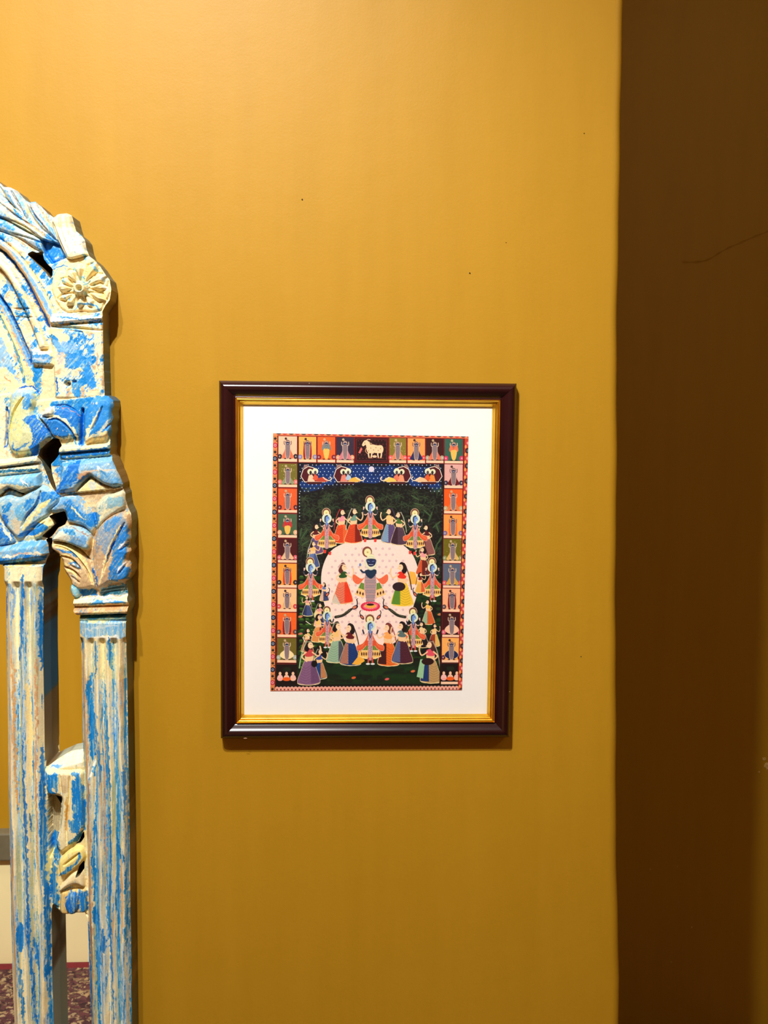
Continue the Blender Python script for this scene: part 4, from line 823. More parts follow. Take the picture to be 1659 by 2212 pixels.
# ---- outer capital, first tier of paired leaves
def leaf(pts, h=3.8, bev=8, drop=.8, crown=.3, c=None, a=1): 
    p = spl(pts, 5, True); K.area(p, h, bev, drop, crown)
    if c is not None: K.b(p, c, a)
    return p
K.area([(104, 866), (245, 850), (245, 1000), (104, 1010)], 3.1, 3, .1); K.b([(104, 866), (245, 850), (245, 1000), (104, 1010)], BLUE)
leaf([(76, 902), (84, 894), (100, 880), (116, 876), (140, 878), (160, 888), (170, 906), (172, 940), (160, 945), (130, 950), (108, 944), (96, 925)], 3.7, c=(14, 112, 200)); leaf([(180, 960), (176, 910), (184, 882), (198, 862), (214, 856), (232, 858), (242, 872), (240, 892), (238, 930), (226, 948), (200, 952)], 3.8, c=(44, 138, 216))
leaf([(84, 898), (98, 882), (112, 878), (116, 890), (112, 900), (96, 902)], 3.9, c=(238, 228, 196)); K.br([(92, 896), (98, 910)], 4, (60, 130, 210))
K.br(spl([(100, 904), (118, 900), (140, 912), (156, 930), (162, 950), (163, 972)], 5), 6.5, (252, 236, 186)); K.cut(spl([(104, 908), (120, 905), (140, 918), (154, 936), (158, 950)], 5), 4, .5); K.cut(spl([(108, 878), (140, 876), (170, 900)], 5), 3, .3); K.br(spl([(116, 876), (146, 884), (170, 900)], 4), 1.6, (180, 130, 130))
K.b([(104, 905), (128, 908), (144, 922), (152, 938), (128, 944), (112, 940)], (28, 118, 204)); K.b([(110, 936), (130, 948), (150, 938), (158, 960), (162, 966), (124, 968), (118, 950)], (252, 226, 168))
K.br(spl([(214, 880), (206, 904), (190, 930), (182, 952), (180, 968)], 5), 7, (252, 232, 180)); K.cut(spl([(220, 878), (210, 904), (196, 930)], 5), 5, .45); K.br(spl([(237, 904), (222, 922), (210, 936)], 4), 6, (250, 226, 180)); K.cut(spl([(238, 914), (226, 928)], 3), 4, .3); K.b([(196, 940), (230, 930), (232, 966), (180, 970), (184, 950)], (248, 224, 164)); K.b([(196, 930), (202, 920), (212, 900), (216, 930), (204, 938)], (30, 130, 212)); K.br([(204, 868), (208, 872)], 5, WHT)
K.cut([(173, 884), (172, 920), (170, 970)], 7, .7, False); K.br([(172, 884), (171, 930), (168, 1010), (160, 1030), (130, 1060)], 10, (10, 116, 206))
# ledge under the leaves
K.area([(120, 966), (234, 958), (236, 972), (120, 982)], 3.9, 5, .7); K.b([(124, 968), (232, 956), (234, 966), (124, 978)], (252, 230, 176)); K.area([(120, 980), (236, 970), (238, 984), (130, 996)], 3.5, 5, .6); K.b([(126, 978), (234, 966), (233, 980), (180, 986), (130, 990)], (14, 120, 204)); K.br([(134, 993), (180, 988), (238, 982)], 5, SAGE)
# second tier: sweeping bell with a scalloped lip
K.area([(126, 992), (242, 986), (262, 1056), (264, 1068), (150, 1078), (112, 1075)], 3.3, 4, .3, .0)
bell = [(128, 1000), (150, 996), (246, 986), (256, 1020), (262, 1050), (240, 1055), (222, 1050), (206, 1040), (192, 1030), (176, 1044), (160, 1062), (140, 1066), (120, 1068)]
K.area(bell, 3.9, 10, .9, .3); K.b(bell, (150, 192, 222), .9); K.b([(170, 1000), (244, 990), (250, 1012), (176, 1018)], (120, 176, 220), .8)
K.b([(126, 1004), (150, 998), (160, 1002), (150, 1026), (130, 1034), (118, 1030)], (60, 150, 222)); K.b([(148, 1004), (172, 994), (170, 1030), (150, 1050), (132, 1068), (112, 1066), (118, 1050), (136, 1036)], (12, 112, 206)); K.br([(174, 1022), (206, 1016), (246, 1014)], 4, (232, 200, 166)); K.b([(166, 1024), (196, 1020), (188, 1032), (168, 1044)], (206, 160, 120)); K.br([(152, 1050), (176, 1036), (192, 1024)], 5, (30, 120, 200)); K.br([(192, 1024), (216, 1046), (254, 1054)], 3, (90, 130, 180))
K.br([(208, 1008), (216, 1016)], 5, WHT); K.br([(216, 1016), (232, 1030)], 5, (20, 120, 190)); K.b([(214, 1020), (246, 1020), (256, 1044), (236, 1050), (216, 1040)], (90, 160, 214), .8)
K.cut([(192, 1031), (176, 1045), (158, 1064)], 4, .6); K.cut([(192, 1031), (214, 1048), (240, 1056), (262, 1052)], 4, .6)
K.area([(192, 1032), (216, 1048), (238, 1056), (222, 1066), (198, 1080), (178, 1070), (158, 1064), (176, 1048)], 3.35, 3, .3); K.b([(192, 1034), (216, 1050), (234, 1056), (220, 1064), (198, 1078), (180, 1068), (160, 1064), (176, 1050)], (252, 230, 160)); K.b([(188, 1042), (206, 1048), (196, 1060), (186, 1056)], (210, 216, 200)); 
# third tier: big acanthus leaves
K.area([(104, 1080), (160, 1066), (264, 1056), (272, 1090), (282, 1130), (280, 1245), (268, 1262), (272, 1292), (158, 1296), (148, 1278), (104, 1168)], 2.9, 4, .3); K.b([(104, 1080), (160, 1066), (264, 1056), (272, 1090), (282, 1130), (280, 1245), (268, 1262), (272, 1292), (158, 1296), (148, 1278), (104, 1168)], (196, 166, 124))
la = leaf([(98, 1104), (112, 1082), (136, 1070), (164, 1072), (184, 1094), (206, 1130), (196, 1156), (176, 1140), (150, 1132), (140, 1128), (134, 1108), (116, 1110)], 3.5, 8, .7, .25, (110, 170, 220)); lb = leaf([(206, 1150), (200, 1100), (214, 1080), (240, 1066), (264, 1062), (268, 1096), (254, 1108), (236, 1120), (218, 1136)], 3.5, 8, .7, .25, (206, 206, 176))
for k_ in range(6): K.br([(166 + 5 * k_, 1076 + 5 * k_), (174 + 4 * k_, 1100 + 6 * k_)], 1.6, (226, 206, 160)); K.br([(214 + 7 * k_, 1086 - 2 * k_), (210 + 6 * k_, 1102 - k_)], 1.5, (90, 140, 150), .8)
K.b([(134, 1086), (150, 1080), (166, 1100), (176, 1112), (206, 1110), (216, 1114), (206, 1136), (192, 1140), (170, 1128), (148, 1128), (140, 1116), (138, 1100)], (20, 124, 206)); K.br(spl([(100, 1100), (116, 1082), (140, 1072), (160, 1076)], 4), 4, WHT); K.br(spl([(150, 1092), (164, 1110), (180, 1124)], 4), 4, CREAM); K.b([(176, 1080), (196, 1080), (204, 1092), (192, 1100), (180, 1096)], (216, 196, 150)); K.b([(230, 1078), (262, 1072), (266, 1090), (246, 1096), (228, 1098)], (100, 160, 190), .7); K.br([(208, 1128), (226, 1106), (240, 1098)], 4, CREAM)
K.b([(184, 1146), (200, 1140), (202, 1156), (194, 1160)], (250, 224, 160))
lc = leaf([(107, 1170), (114, 1156), (128, 1142), (146, 1136), (170, 1140), (188, 1150), (196, 1162), (190, 1188), (176, 1190), (150, 1180), (128, 1174)], 3.8, 8, .8, .3, (160, 200, 220)); K.b([(136, 1142), (160, 1144), (164, 1156), (150, 1156), (138, 1150)], BLUE); K.b([(150, 1160), (180, 1156), (188, 1172), (170, 1184), (150, 1176)], (90, 150, 206), .8); K.b([(112, 1156), (134, 1146), (150, 1160), (146, 1172), (116, 1168)], (240, 232, 200)); K.br([(192, 1164), (192, 1186)], 12, (248, 226, 170)); K.br(spl([(136, 1138), (160, 1142), (186, 1156), (196, 1160)], 4), 1.8, (150, 110, 90))
ld_ = leaf([(107, 1176), (126, 1176), (150, 1186), (176, 1206), (196, 1232), (206, 1262), (210, 1278), (198, 1272), (180, 1276), (158, 1276), (150, 1266), (146, 1254), (134, 1234), (130, 1214), (122, 1200), (108, 1190)], 3.7, 7, .7, .2, (200, 166, 120))
le = leaf([(206, 1274), (198, 1220), (198, 1170), (210, 1140), (232, 1118), (262, 1106), (276, 1112), (281, 1130), (278, 1150), (280, 1166), (274, 1182), (279, 1194), (272, 1210), (280, 1226), (276, 1250), (262, 1260), (236, 1262), (220, 1272)], 3.9, 9, .9, .3, (196, 160, 120))
K.b([(206, 1160), (214, 1138), (236, 1120), (262, 1108), (274, 1130), (268, 1156), (244, 1186), (226, 1200), (218, 1180), (204, 1176)], (96, 150, 206), .65); K.b([(246, 1150), (268, 1132), (276, 1150), (276, 1180), (268, 1206), (258, 1216), (278, 1226), (276, 1250), (250, 1256), (232, 1252), (236, 1226), (244, 1200), (240, 1176)], (30, 124, 204)); K.b([(222, 1132), (250, 1114), (262, 1120), (246, 1140), (228, 1150)], (50, 134, 208), .8)
K.b([(206, 1110 + 60), (214, 1176), (212, 1196), (204, 1190)], (100, 120, 150), .6)
K.br(spl([(110, 1178), (140, 1184), (170, 1206), (190, 1238), (202, 1268)], 6), 9, YEL); K.br(spl([(120, 1186), (150, 1196), (164, 1206)], 4), 5, (40, 120, 190)); K.br(spl([(196, 1232), (204, 1252), (208, 1272)], 4), 5, (20, 100, 180))
K.br(spl([(262, 1136), (246, 1164), (232, 1200), (222, 1236), (214, 1262)], 6), 7, (250, 228, 164)); K.br(spl([(266, 1134), (254, 1160), (238, 1190), (228, 1216)], 5), 3.5, DEEP)
for pts in ([(274, 1170), (256, 1186)], [(270, 1214), (252, 1238)], [(166, 1218), (170, 1232)], [(148, 1218), (170, 1230)], [(150, 1242), (168, 1256)]): K.br(pts, 6, (236, 240, 244)); K.cut([(pts[0][0] + 2, pts[0][1] + 4), (pts[1][0] + 2, pts[1][1] + 4)], 5, .45)
for pts in ([(112, 1180), (136, 1186), (160, 1202), (184, 1232), (196, 1262)], [(268, 1130), (250, 1162), (236, 1196), (224, 1236)], [(110, 1172), (140, 1176), (166, 1190), (190, 1214)], [(124, 1202), (150, 1208), (170, 1226)], [(136, 1226), (156, 1234), (172, 1250)], [(205, 1160), (204, 1210), (208, 1260)]): K.cut(spl(pts, 5), 4.5, .55)
for pts in ([(124, 1202), (140, 1200), (156, 1214)], [(136, 1234), (150, 1234), (168, 1256)], [(126, 1214), (146, 1222)]): K.br(spl(pts, 3), 6, YEL)
K.br([(148, 1216), (156, 1218), (170, 1230)], 4, (40, 130, 200)); K.br([(252, 1222), (268, 1206)], 7, BLUE)
K.b([(166, 1276), (200, 1278), (204, 1290), (172, 1292)], (18, 112, 190)); K.b([(214, 1274), (268, 1264), (270, 1288), (210, 1292)], (60, 130, 180), .8); leaf([(148, 1268), (156, 1266), (166, 1274), (168, 1290), (158, 1294), (150, 1284)], 3.8, 5, .5, .2, (110, 190, 220)); K.br([(210, 1290), (240, 1284), (268, 1284)], 5, TEAL)
K.cut([(214, 1278), (266, 1270)], 3, .3); K.cut([(214, 1284), (268, 1277)], 3, .3)
# rings below the capital
def ring(v0, v1, a, b, h, sl, c, cs=()):
    q = [(a, v0 + sl), (b, v0), (b, v1), (a, v1 + sl)]; K.raw(); W, d = K.sd_poly(np.array(q, float), 1)
    t = np.clip((K.RV[W] - (v0 + (b - K.RU[W]) / (b - a) * sl)) / (v1 - v0), 0, 1); K.Z[W] = np.where(d > 0, h - .9 * (2 * t - 1) ** 2, K.Z[W]); K.b(q, c)
    for pts, wd, cc in cs: K.br(pts, wd, cc)
ring(1290, 1310, 156, 277, 4.1, 4, (252, 234, 180), (([(170, 1296), (220, 1292), (270, 1291)], 3, WHT), ([(190, 1306), (230, 1300), (268, 1302)], 9, (60, 152, 220)), ([(222, 1298), (240, 1300), (250, 1296)], 5, WHT)))
ring(1310, 1330, 154, 278, 4.25, 4, (206, 156, 104), (([(170, 1328), (220, 1326), (270, 1322)], 7, (244, 222, 150)), ([(196, 1314), (250, 1310)], 5, (212, 170, 130))))
ring(1328, 1345, 158, 272, 3.7, 4, (66, 128, 140), (([(164, 1334), (200, 1336), (226, 1332), (268, 1330)], 5, (16, 110, 180)), ([(172, 1342), (220, 1342), (268, 1338)], 5, SAGE)))
# ---- fluted outer column
def flutes(v0, v1, fl, fr, n, h, dep, head):
    K.raw(); m = (K.RV >= v0) & (K.RV < v1); L = fl(K.RV); Rr = fr(K.RV); t = (K.RU - L) / (Rr - L); m &= (t > -.05) & (t < 1.05)
    wob = (vnoise(K.RU, K.RV, 30, 120, 90, 3) - .5) * .10
    z = h - .5 * np.clip(np.abs(2 * t - 1), 0, 1) ** 6; fd = np.clip((K.RV - head) / 12, 0, 1)
    z = z - dep * fd * (.5 + .5 * np.cos(2 * math.pi * (t + wob) * n)) ** .8
    z = z + .10 * (s5 - .5) + .08 * (s3 - .5)
    K.Z[:] = np.where(m, z, K.Z)
    e = np.clip((.5 + .5 * np.cos(2 * math.pi * (t + wob) * n) - .62) * 6, 0, 1) * fd * m
    return e, t, m
or_ = lambda v: np.interp(v, [1345, 1500, 1620, 1750, 1900, 2060, 2212, 2420], [270, 271, 273, 275, 277, 279, 281, 285])
e, t_, m_ = flutes(1345, 2406, rx_, or_, 4, 4.15, .6, 1378)
K.C += (A_(BLUE) - K.C) * (e * np.clip((s2 + (nh - .5) * .4 - .44) * 9, 0, 1) * (t_ > .12) * .85)[..., None]
K.C += (A_((196, 150, 104)) - K.C) * (m_ * np.clip(1 - np.abs(t_ - .11) / .05, 0, 1) * np.clip((s4 - .3) * 6, 0, 1) * (K.RV > 1440) * np.clip((K.RV - 1440) / 40, 0, 1))[..., None]
K.C += (A_(YEL) - K.C) * (m_ * (K.RV < 1470) * .65 * np.clip((s3 - .3) * 5, 0, 1))[..., None]
K.b([(170, 1346), (270, 1343), (270, 1378), (248, 1380), (236, 1372), (214, 1376), (200, 1378), (184, 1380), (172, 1370)], (110, 176, 222)); K.br([(178, 1362), (210, 1356), (256, 1352)], 5, ICE); K.b([(190, 1376), (250, 1372), (262, 1380), (230, 1384)], WHT); K.br([(234, 1376), (236, 1420), (240, 1450)], 8, BLUE); K.br([(207, 1384), (206, 1420), (204, 1470)], 6, (30, 124, 190)); K.br([(173, 1378), (173, 1412)], 7, (20, 120, 200)); K.b([(183, 1388), (194, 1384), (196, 1440), (184, 1470)], (252, 234, 180)); K.b([(212, 1386), (224, 1384), (224, 1450), (216, 1460)], (250, 232, 170)); K.b([(244, 1384), (268, 1384), (268, 1440), (246, 1440)], (252, 230, 172))
for pts, wd, c in (([(194, 1460), (190, 1500), (197, 1560), (198, 1620), (202, 1680)], 14, BLUE), ([(206, 1570), (212, 1630), (214, 1700)], 6, (40, 130, 204)), ([(226, 1480), (228, 1560), (232, 1640), (238, 1720)], 7, BLUE), ([(180, 1440), (184, 1560), (186, 1640), (190, 1800), (196, 2000), (200, 2200)], 7, (204, 158, 112)), ([(220, 1560), (224, 1680), (226, 1800), (228, 1960)], 4.5, (206, 164, 130)), ([(240, 1490), (244, 1560), (248, 1620)], 4, SKY),
                   ([(268, 1620), (266, 1700), (268, 1780)], 6, (60, 140, 206)), ([(206, 1720), (200, 1860), (206, 1960), (210, 2100), (212, 2230)], 7, BLUE), ([(236, 1700), (238, 1850), (236, 2000), (240, 2100), (246, 2230)], 6.5, (20, 120, 200)), ([(252, 1810), (258, 1880), (252, 1960)], 7, (16, 116, 186)), ([(259, 1860), (262, 1950), (260, 2040)], 9, (236, 190, 130)), ([(270, 1880), (272, 1960), (272, 2050)], 8, BLUE), ([(187, 2000), (190, 2100), (196, 2240)], 7, (20, 116, 196)), ([(221, 2010), (224, 2060)], 9, (30, 122, 204)), ([(258, 2060), (260, 2200)], 5, (110, 170, 200)), ([(204, 1960), (206, 2000)], 11, BLUE)):
    K.br(spl(pts, 6), wd, c, .97, scr=.5)
K.br([(206, 1632), (198, 1655), (188, 1690)], 8, WHT); K.cut([(207, 1632), (199, 1655), (190, 1688)], 6, .2)
# ---- inner capital, tiers seen on the left
K.area([(-195, 900), (-40, 860), (0, 850), (76, 850), (78, 985), (100, 1056), (108, 1085), (100, 1170), (104, 1206), (98, 1222), (-195, 1230)], 2.9, 3, .1); K.b([(-195, 900), (-40, 860), (0, 850), (76, 850), (78, 985), (100, 1056), (108, 1085), (100, 1170), (104, 1206), (98, 1222), (-195, 1230)], (214, 206, 176), .5)
leaf([(12, 965), (10, 920), (14, 880), (18, 848), (36, 838), (58, 840), (70, 850), (72, 870), (66, 884), (70, 896), (80, 900), (100, 924), (108, 944), (92, 960), (76, 972), (60, 980), (30, 982)], 3.7, 9, .9, .3, (206, 210, 160)); K.b([(22, 850), (44, 838), (64, 846), (70, 862), (56, 864), (36, 852), (24, 862)], (150, 190, 226)); K.b([(46, 852), (62, 850), (64, 874), (54, 886), (46, 880)], (60, 146, 214)); K.br(spl([(28, 842), (50, 834), (68, 842), (76, 852)], 4), 4, DEEP)
K.b([(70, 896), (80, 906), (100, 924), (108, 942), (80, 960), (74, 988), (60, 990), (62, 966), (70, 940), (60, 920), (48, 906), (56, 898)], (8, 108, 204)); K.br(spl([(26, 954), (26, 972), (40, 970), (60, 956)], 4), 4.5, (20, 110, 196)); K.br(spl([(8, 880), (10, 920), (6, 960), (0, 968)], 4), 7, (20, 100, 190)); K.br(spl([(50, 856), (34, 876), (22, 910), (20, 950)], 5), 6, (230, 214, 130)); K.cut(spl([(48, 858), (30, 884), (20, 920), (16, 956)], 5), 5, .5); K.cut(spl([(90, 918), (104, 934), (108, 946)], 3), 3, .3); K.cut([(6, 880), (8, 930), (2, 970)], 7, .6); K.br([(88, 914), (100, 926), (106, 936)], 2, WHT)
K.b([(28, 862), (44, 868), (40, 900), (50, 930), (40, 956), (24, 940), (24, 900)], (232, 222, 150), .8); K.b([(-60, 870), (0, 860), (8, 900), (2, 960), (-60, 970)], (250, 234, 190))
K.area([(-195, 1000), (0, 996), (80, 984), (82, 1000), (0, 1012), (-195, 1018)], 3.9, 5, .7); K.b([(-195, 1000), (0, 994), (80, 984), (82, 996), (50, 1002), (0, 1008), (-195, 1016)], (252, 236, 184)); K.area([(-195, 1016), (0, 1010), (80, 1002), (84, 1020), (0, 1030), (-195, 1036)], 3.6, 5, .6); K.br([(0, 1012), (30, 1008), (64, 1006)], 3, (20, 110, 180)); K.br([(-150, 1026), (0, 1020), (78, 1014)], 7, (4, 92, 130), taper=False); K.br([(20, 1016), (80, 1008)], 5, (248, 230, 180))
K.area([(-195, 1036), (0, 1028), (84, 1020), (84, 1046), (88, 1060), (60, 1062), (40, 1068), (14, 1058), (0, 1066), (-20, 1080), (-195, 1080)], 3.7, 9, .8, .3); K.b([(-195, 1036), (0, 1028), (84, 1020), (84, 1046), (60, 1050), (0, 1044), (-195, 1050)], (120, 186, 226)); K.b([(0, 1050), (40, 1048), (70, 1056), (50, 1068), (20, 1060), (0, 1062)], (196, 186, 140)); K.br([(44, 1036), (56, 1048), (72, 1066)], 6, WHT); K.br([(52, 1044), (70, 1064)], 2, (20, 120, 170)); K.cut(spl([(-10, 1076), (14, 1058), (44, 1070), (60, 1066)], 5), 5, .8); K.br(spl([(-8, 1074), (14, 1057), (40, 1068)], 4), 3.5, (10, 60, 110)); K.br([(70, 1058), (86, 1052)], 6, YEL)
leaf([(-20, 1085), (10, 1070), (34, 1074), (48, 1068), (84, 1050), (110, 1062), (126, 1074), (120, 1090), (104, 1104), (98, 1118), (80, 1130), (60, 1144), (44, 1162), (30, 1164), (16, 1150), (0, 1130)], 3.5, 8, .8, .25, (150, 190, 210)); K.b([(86, 1062), (110, 1064), (126, 1074), (110, 1086), (90, 1092), (80, 1080)], (14, 120, 204)); K.b([(50, 1082), (72, 1078), (66, 1096), (50, 1106), (46, 1096)], (30, 126, 200)); K.b([(0, 1096), (18, 1084), (24, 1092), (14, 1104), (4, 1108)], (20, 130, 204)); K.b([(0, 1112), (10, 1110), (14, 1130), (10, 1140), (0, 1132)], (10, 110, 206)); K.b([(20, 1126), (40, 1116), (44, 1140), (36, 1160), (26, 1150)], (214, 196, 160)); K.b([(28, 1100), (48, 1086), (48, 1120), (34, 1130)], (80, 160, 206), .8)
K.cut(spl([(84, 1062), (76, 1090), (54, 1116), (42, 1140)], 5), 5, .6); K.br(spl([(82, 1072), (66, 1104), (48, 1126)], 4), 3, (16, 100, 190)); K.br(spl([(104, 1080), (84, 1098), (60, 1124), (48, 1146)], 5), 12, (248, 226, 150)); K.br(spl([(88, 1090), (64, 1120), (54, 1140)], 4), 4, (250, 238, 190))
leaf([(66, 1146), (82, 1128), (98, 1120), (104, 1130), (112, 1136), (98, 1150), (84, 1164), (70, 1166)], 3.6, 6, .7, .2, (246, 224, 150)); K.br([(60, 1142), (84, 1136), (100, 1140)], 9, (20, 132, 204)); K.br([(34, 1158), (60, 1156), (84, 1146), (96, 1142)], 13, (14, 122, 204)); K.cut([(66, 1148), (90, 1132), (100, 1122)], 3, .4)
leaf([(-20, 1130), (0, 1138), (16, 1152), (26, 1174), (-20, 1180)], 3.5, 6, .6, .2, (20, 110, 190)); K.br([(0, 1140), (12, 1154), (22, 1172)], 5, (252, 228, 190)); K.br([(0, 1150), (10, 1168)], 5, (40, 130, 210)); K.br([(24, 1176), (50, 1170), (80, 1162)], 5, (196, 190, 140))
K.area([(-195, 1180), (0, 1180), (60, 1172), (84, 1166), (96, 1176), (102, 1198), (92, 1212), (0, 1224), (-195, 1226)], 4.2, 13, 1.3); K.b([(-195, 1180), (0, 1180), (84, 1166), (100, 1184), (100, 1198), (60, 1196), (0, 1206), (-195, 1206)], (100, 172, 222)); K.b([(-195, 1206), (0, 1206), (60, 1198), (98, 1200), (92, 1214), (40, 1216), (0, 1226), (-195, 1228)], (12, 112, 196)); K.br([(8, 1206), (40, 1198), (76, 1194), (100, 1198)], 5, (238, 222, 190)); K.br([(10, 1203), (24, 1200)], 5, WHT); K.br([(30, 1198), (60, 1196)], 4, (206, 160, 150))
# inner column
e, t_, m_ = flutes(1222, 2406, lo_, lx_, 3, 4.2, .62, 1256)
K.b([(8, 1222), (90, 1220), (88, 1256), (84, 1262), (60, 1260), (40, 1256), (20, 1262), (6, 1258)], (252, 238, 190)); K.br([(10, 1223), (50, 1222), (90, 1218)], 5, (236, 196, 110)); 
K.C += (A_(BLUE) - K.C) * (e * np.clip((s1 + (nh - .5) * .4 - .52) * 8, 0, 1) * (t_ > .3) * .7)[..., None]
for pts, wd, c in (([(49, 1242), (47, 1300), (44, 1380), (42, 1430)], 9, (10, 116, 204)), ([(22, 1370), (28, 1480), (30, 1620), (36, 1760)], 6, (236, 170, 96)), ([(76, 1400), (78, 1560), (76, 1680), (80, 1900)], 5.5, (216, 160, 110)), ([(84, 1270), (85, 1380), (86, 1450)], 8, (10, 118, 206)), ([(88, 1620), (88, 1740), (95, 1880), (102, 2060), (100, 2110)], 11, (10, 120, 204)), ([(48, 1600), (50, 1700), (54, 1780), (60, 1980), (70, 2120), (78, 2240)], 8, (16, 112, 198)), ([(28, 1270), (28, 1300), (24, 1340)], 6, (110, 160, 220)), ([(10, 1280), (8, 1340)], 6, (70, 120, 200)), ([(66, 1270), (66, 1330)], 7, (150, 184, 220)),
                   ([(24, 1830), (24, 1920)], 6, (226, 160, 104)), ([(40, 2000), (44, 2060)], 14, (16, 128, 214)), ([(38, 2090), (44, 2140), (48, 2230)], 6, (16, 120, 200)), ([(72, 2030), (82, 2100)], 7, (20, 120, 200)), ([(62, 1760), (66, 1800)], 4, (20, 100, 180)), ([(40, 1300), (38, 1400)], 8, (252, 236, 190)), ([(56, 1480), (62, 1560), (64, 1700)], 12, (252, 224, 150)), ([(20, 1560), (22, 1700)], 10, (254, 226, 180)), ([(93, 2110), (97, 2200)], 9, (250, 228, 170)), ([(18, 2140), (34, 2230)], 8, (250, 226, 180))):
    K.br(spl(pts, 6), wd, c, .97, scr=.5)
# ---- fine rubbed streaks over the column paint
hs = vnoise(slant, V_, 2.0, 34, 110, 4, .62); hs2 = vnoise(slant, V_, 2.6, 60, 111, 4, .6); mc = colmask & ((U < lx_(V_)) | (U > 160)) & (V_ > 1262)
K.C += (A_((250, 234, 190)) - K.C) * (mc * np.clip((hs - .59) * 12, 0, .5))[..., None]; K.C += (A_((190, 214, 226)) - K.C) * (mc * np.clip((hs2 - .61) * 12, 0, .4))[..., None]
# ---- bracket between the columns
bk = [(90, 1668), (112, 1652), (140, 1636), (176, 1630), (186, 1990), (176, 1980), (128, 1984), (108, 1964), (100, 1800)]
K.area(bk, 3.2, 4, .3); K.b(bk, (240, 222, 160))
K.raw(); m = (K.RV > 1632) & (K.RV < 1670) & (K.RU > 92) & (K.RU < 174); K.Z = np.where(m, 1.2 + 2.0 * np.clip((K.RV - 1632 - (174 - K.RU) * .28) / 20, 0, 1), K.Z)
K.b([(96, 1664), (130, 1646), (174, 1634), (174, 1662), (140, 1664), (100, 1670)], (250, 240, 206)); K.br([(100, 1666), (130, 1662)], 4, SKY); K.br([(140, 1640), (160, 1634)], 4, (130, 170, 220))
leaf([(92, 1674), (110, 1668), (140, 1670), (174, 1670), (178, 1700), (180, 1780), (176, 1800), (160, 1826), (150, 1832), (128, 1848), (110, 1816), (124, 1790), (128, 1750), (126, 1726), (98, 1720)], 3.7, 8, .7, .2, (248, 232, 180))
K.b([(94, 1674), (122, 1674), (124, 1712), (118, 1722), (98, 1718)], (14, 128, 208)); K.br([(112, 1706), (118, 1716)], 8, CREAM); K.b([(154, 1672), (168, 1674), (176, 1710), (182, 1740), (180, 1800), (158, 1778), (154, 1740)], (14, 128, 208)); K.br([(156, 1680), (160, 1690)], 7, CREAM); K.br([(142, 1720), (140, 1800)], 5, (220, 170, 80)); K.b([(126, 1676), (148, 1676), (146, 1712), (130, 1720)], (216, 190, 140)); K.br([(130, 1730), (152, 1712)], 6, (250, 238, 180)); K.b([(144, 1772), (170, 1776), (168, 1806), (150, 1800)], (30, 134, 206)); K.br([(128, 1740), (130, 1800)], 5, (200, 200, 170))
K.area([(99, 1722), (112, 1726), (127, 1730), (124, 1764), (124, 1800), (116, 1830), (104, 1860), (99, 1800)], 1.7, 3, .3); K.b([(99, 1722), (127, 1730), (124, 1800), (104, 1862), (98, 1800)], (176, 160, 124)); K.br([(124, 1762), (122, 1790), (108, 1840)], 5, (236, 220, 160))
K.cut([(148, 1672), (148, 1720), (140, 1790), (142, 1830)], 5, .5); K.cut([(126, 1676), (130, 1720)], 4, .4)
K.b([(104, 1812), (128, 1822), (124, 1856), (118, 1880), (110, 1860), (98, 1830)], (18, 130, 206)); K.b([(146, 1820), (160, 1812), (176, 1796), (168, 1822), (150, 1832)], BLUE)
leaf([(124, 1862), (140, 1846), (160, 1834), (176, 1836), (182, 1856), (176, 1870), (160, 1884), (140, 1898), (126, 1896), (122, 1880)], 3.8, 7, .8, .2, (250, 226, 130)); K.br(spl([(124, 1898), (140, 1886), (158, 1872), (172, 1850), (170, 1844)], 5), 7, (16, 128, 204)); K.cut(spl([(136, 1872), (154, 1858), (170, 1846)], 4), 5, .5)
leaf([(120, 1938), (128, 1918), (148, 1892), (166, 1884), (178, 1890), (180, 1924), (160, 1918), (140, 1926)], 3.7, 8, .8, .2, (252, 232, 180)); K.br([(124, 1936), (140, 1928), (158, 1926)], 3, (80, 150, 220))
K.b([(96, 1850), (112, 1850), (110, 1900), (104, 1928), (98, 1900)], (240, 226, 150)); K.b([(110, 1862), (118, 1884), (118, 1930), (124, 1950), (122, 1976), (108, 1960), (102, 1930)], (12, 126, 204)); K.area([(106, 1850), (122, 1880), (124, 1972), (108, 1962)], 3.4, 6, .5)
leaf([(126, 1938), (140, 1930), (170, 1926), (184, 1930), (184, 1976), (160, 1982), (132, 1984), (124, 1972)], 3.5, 6, .5, .1, (226, 190, 110)); leaf([(140, 1942), (150, 1932), (164, 1936), (168, 1960), (160, 1978), (146, 1978), (138, 1962)], 4.0, 6, .5, .2, (12, 112, 206)); K.br(spl([(146, 1938), (138, 1960), (148, 1979), (162, 1976), (169, 1960)], 5), 2.6, (246, 226, 180)); K.b([(166, 1930), (184, 1932), (184, 1976), (170, 1974)], (14, 122, 204)); K.br([(156, 1940), (157, 1966)], 1.6, SKY)
# base rail
K.area([(-195, 2404), (285, 2404), (300, 2420), (300, 2482), (-195, 2482)], 4.2, 8, .6)
for cyl in (2424, 2460): K.cut([(-160, cyl), (296, cyl)], 7, .4, False)
# hand tool marks and brush texture in the relief
K.Z += (vnoise(U, V_, 5, 5, 95, 3) - .5) * .07 * (~colmask) + (vnoise(U, V_, 1.8, 1.8, 96, 2) - .5) * .02
# paint rubs thin on high edges, collects in valleys
K.Z = blur(np.clip(K.Z, .8, 4.3), 2)
lap = K.Z - blur(K.Z, 6)
K.C += (A_((250, 236, 196)) - K.C) * (np.clip(lap * 5 - .15, 0, .6) * np.clip((K.dry - .35) * 5, 0, 1))[..., None]
K.C = np.clip(K.C + ((vnoise(U, V_, 1.7, 1.7, 97, 2) - .5) * .10)[..., None], 0, 1)

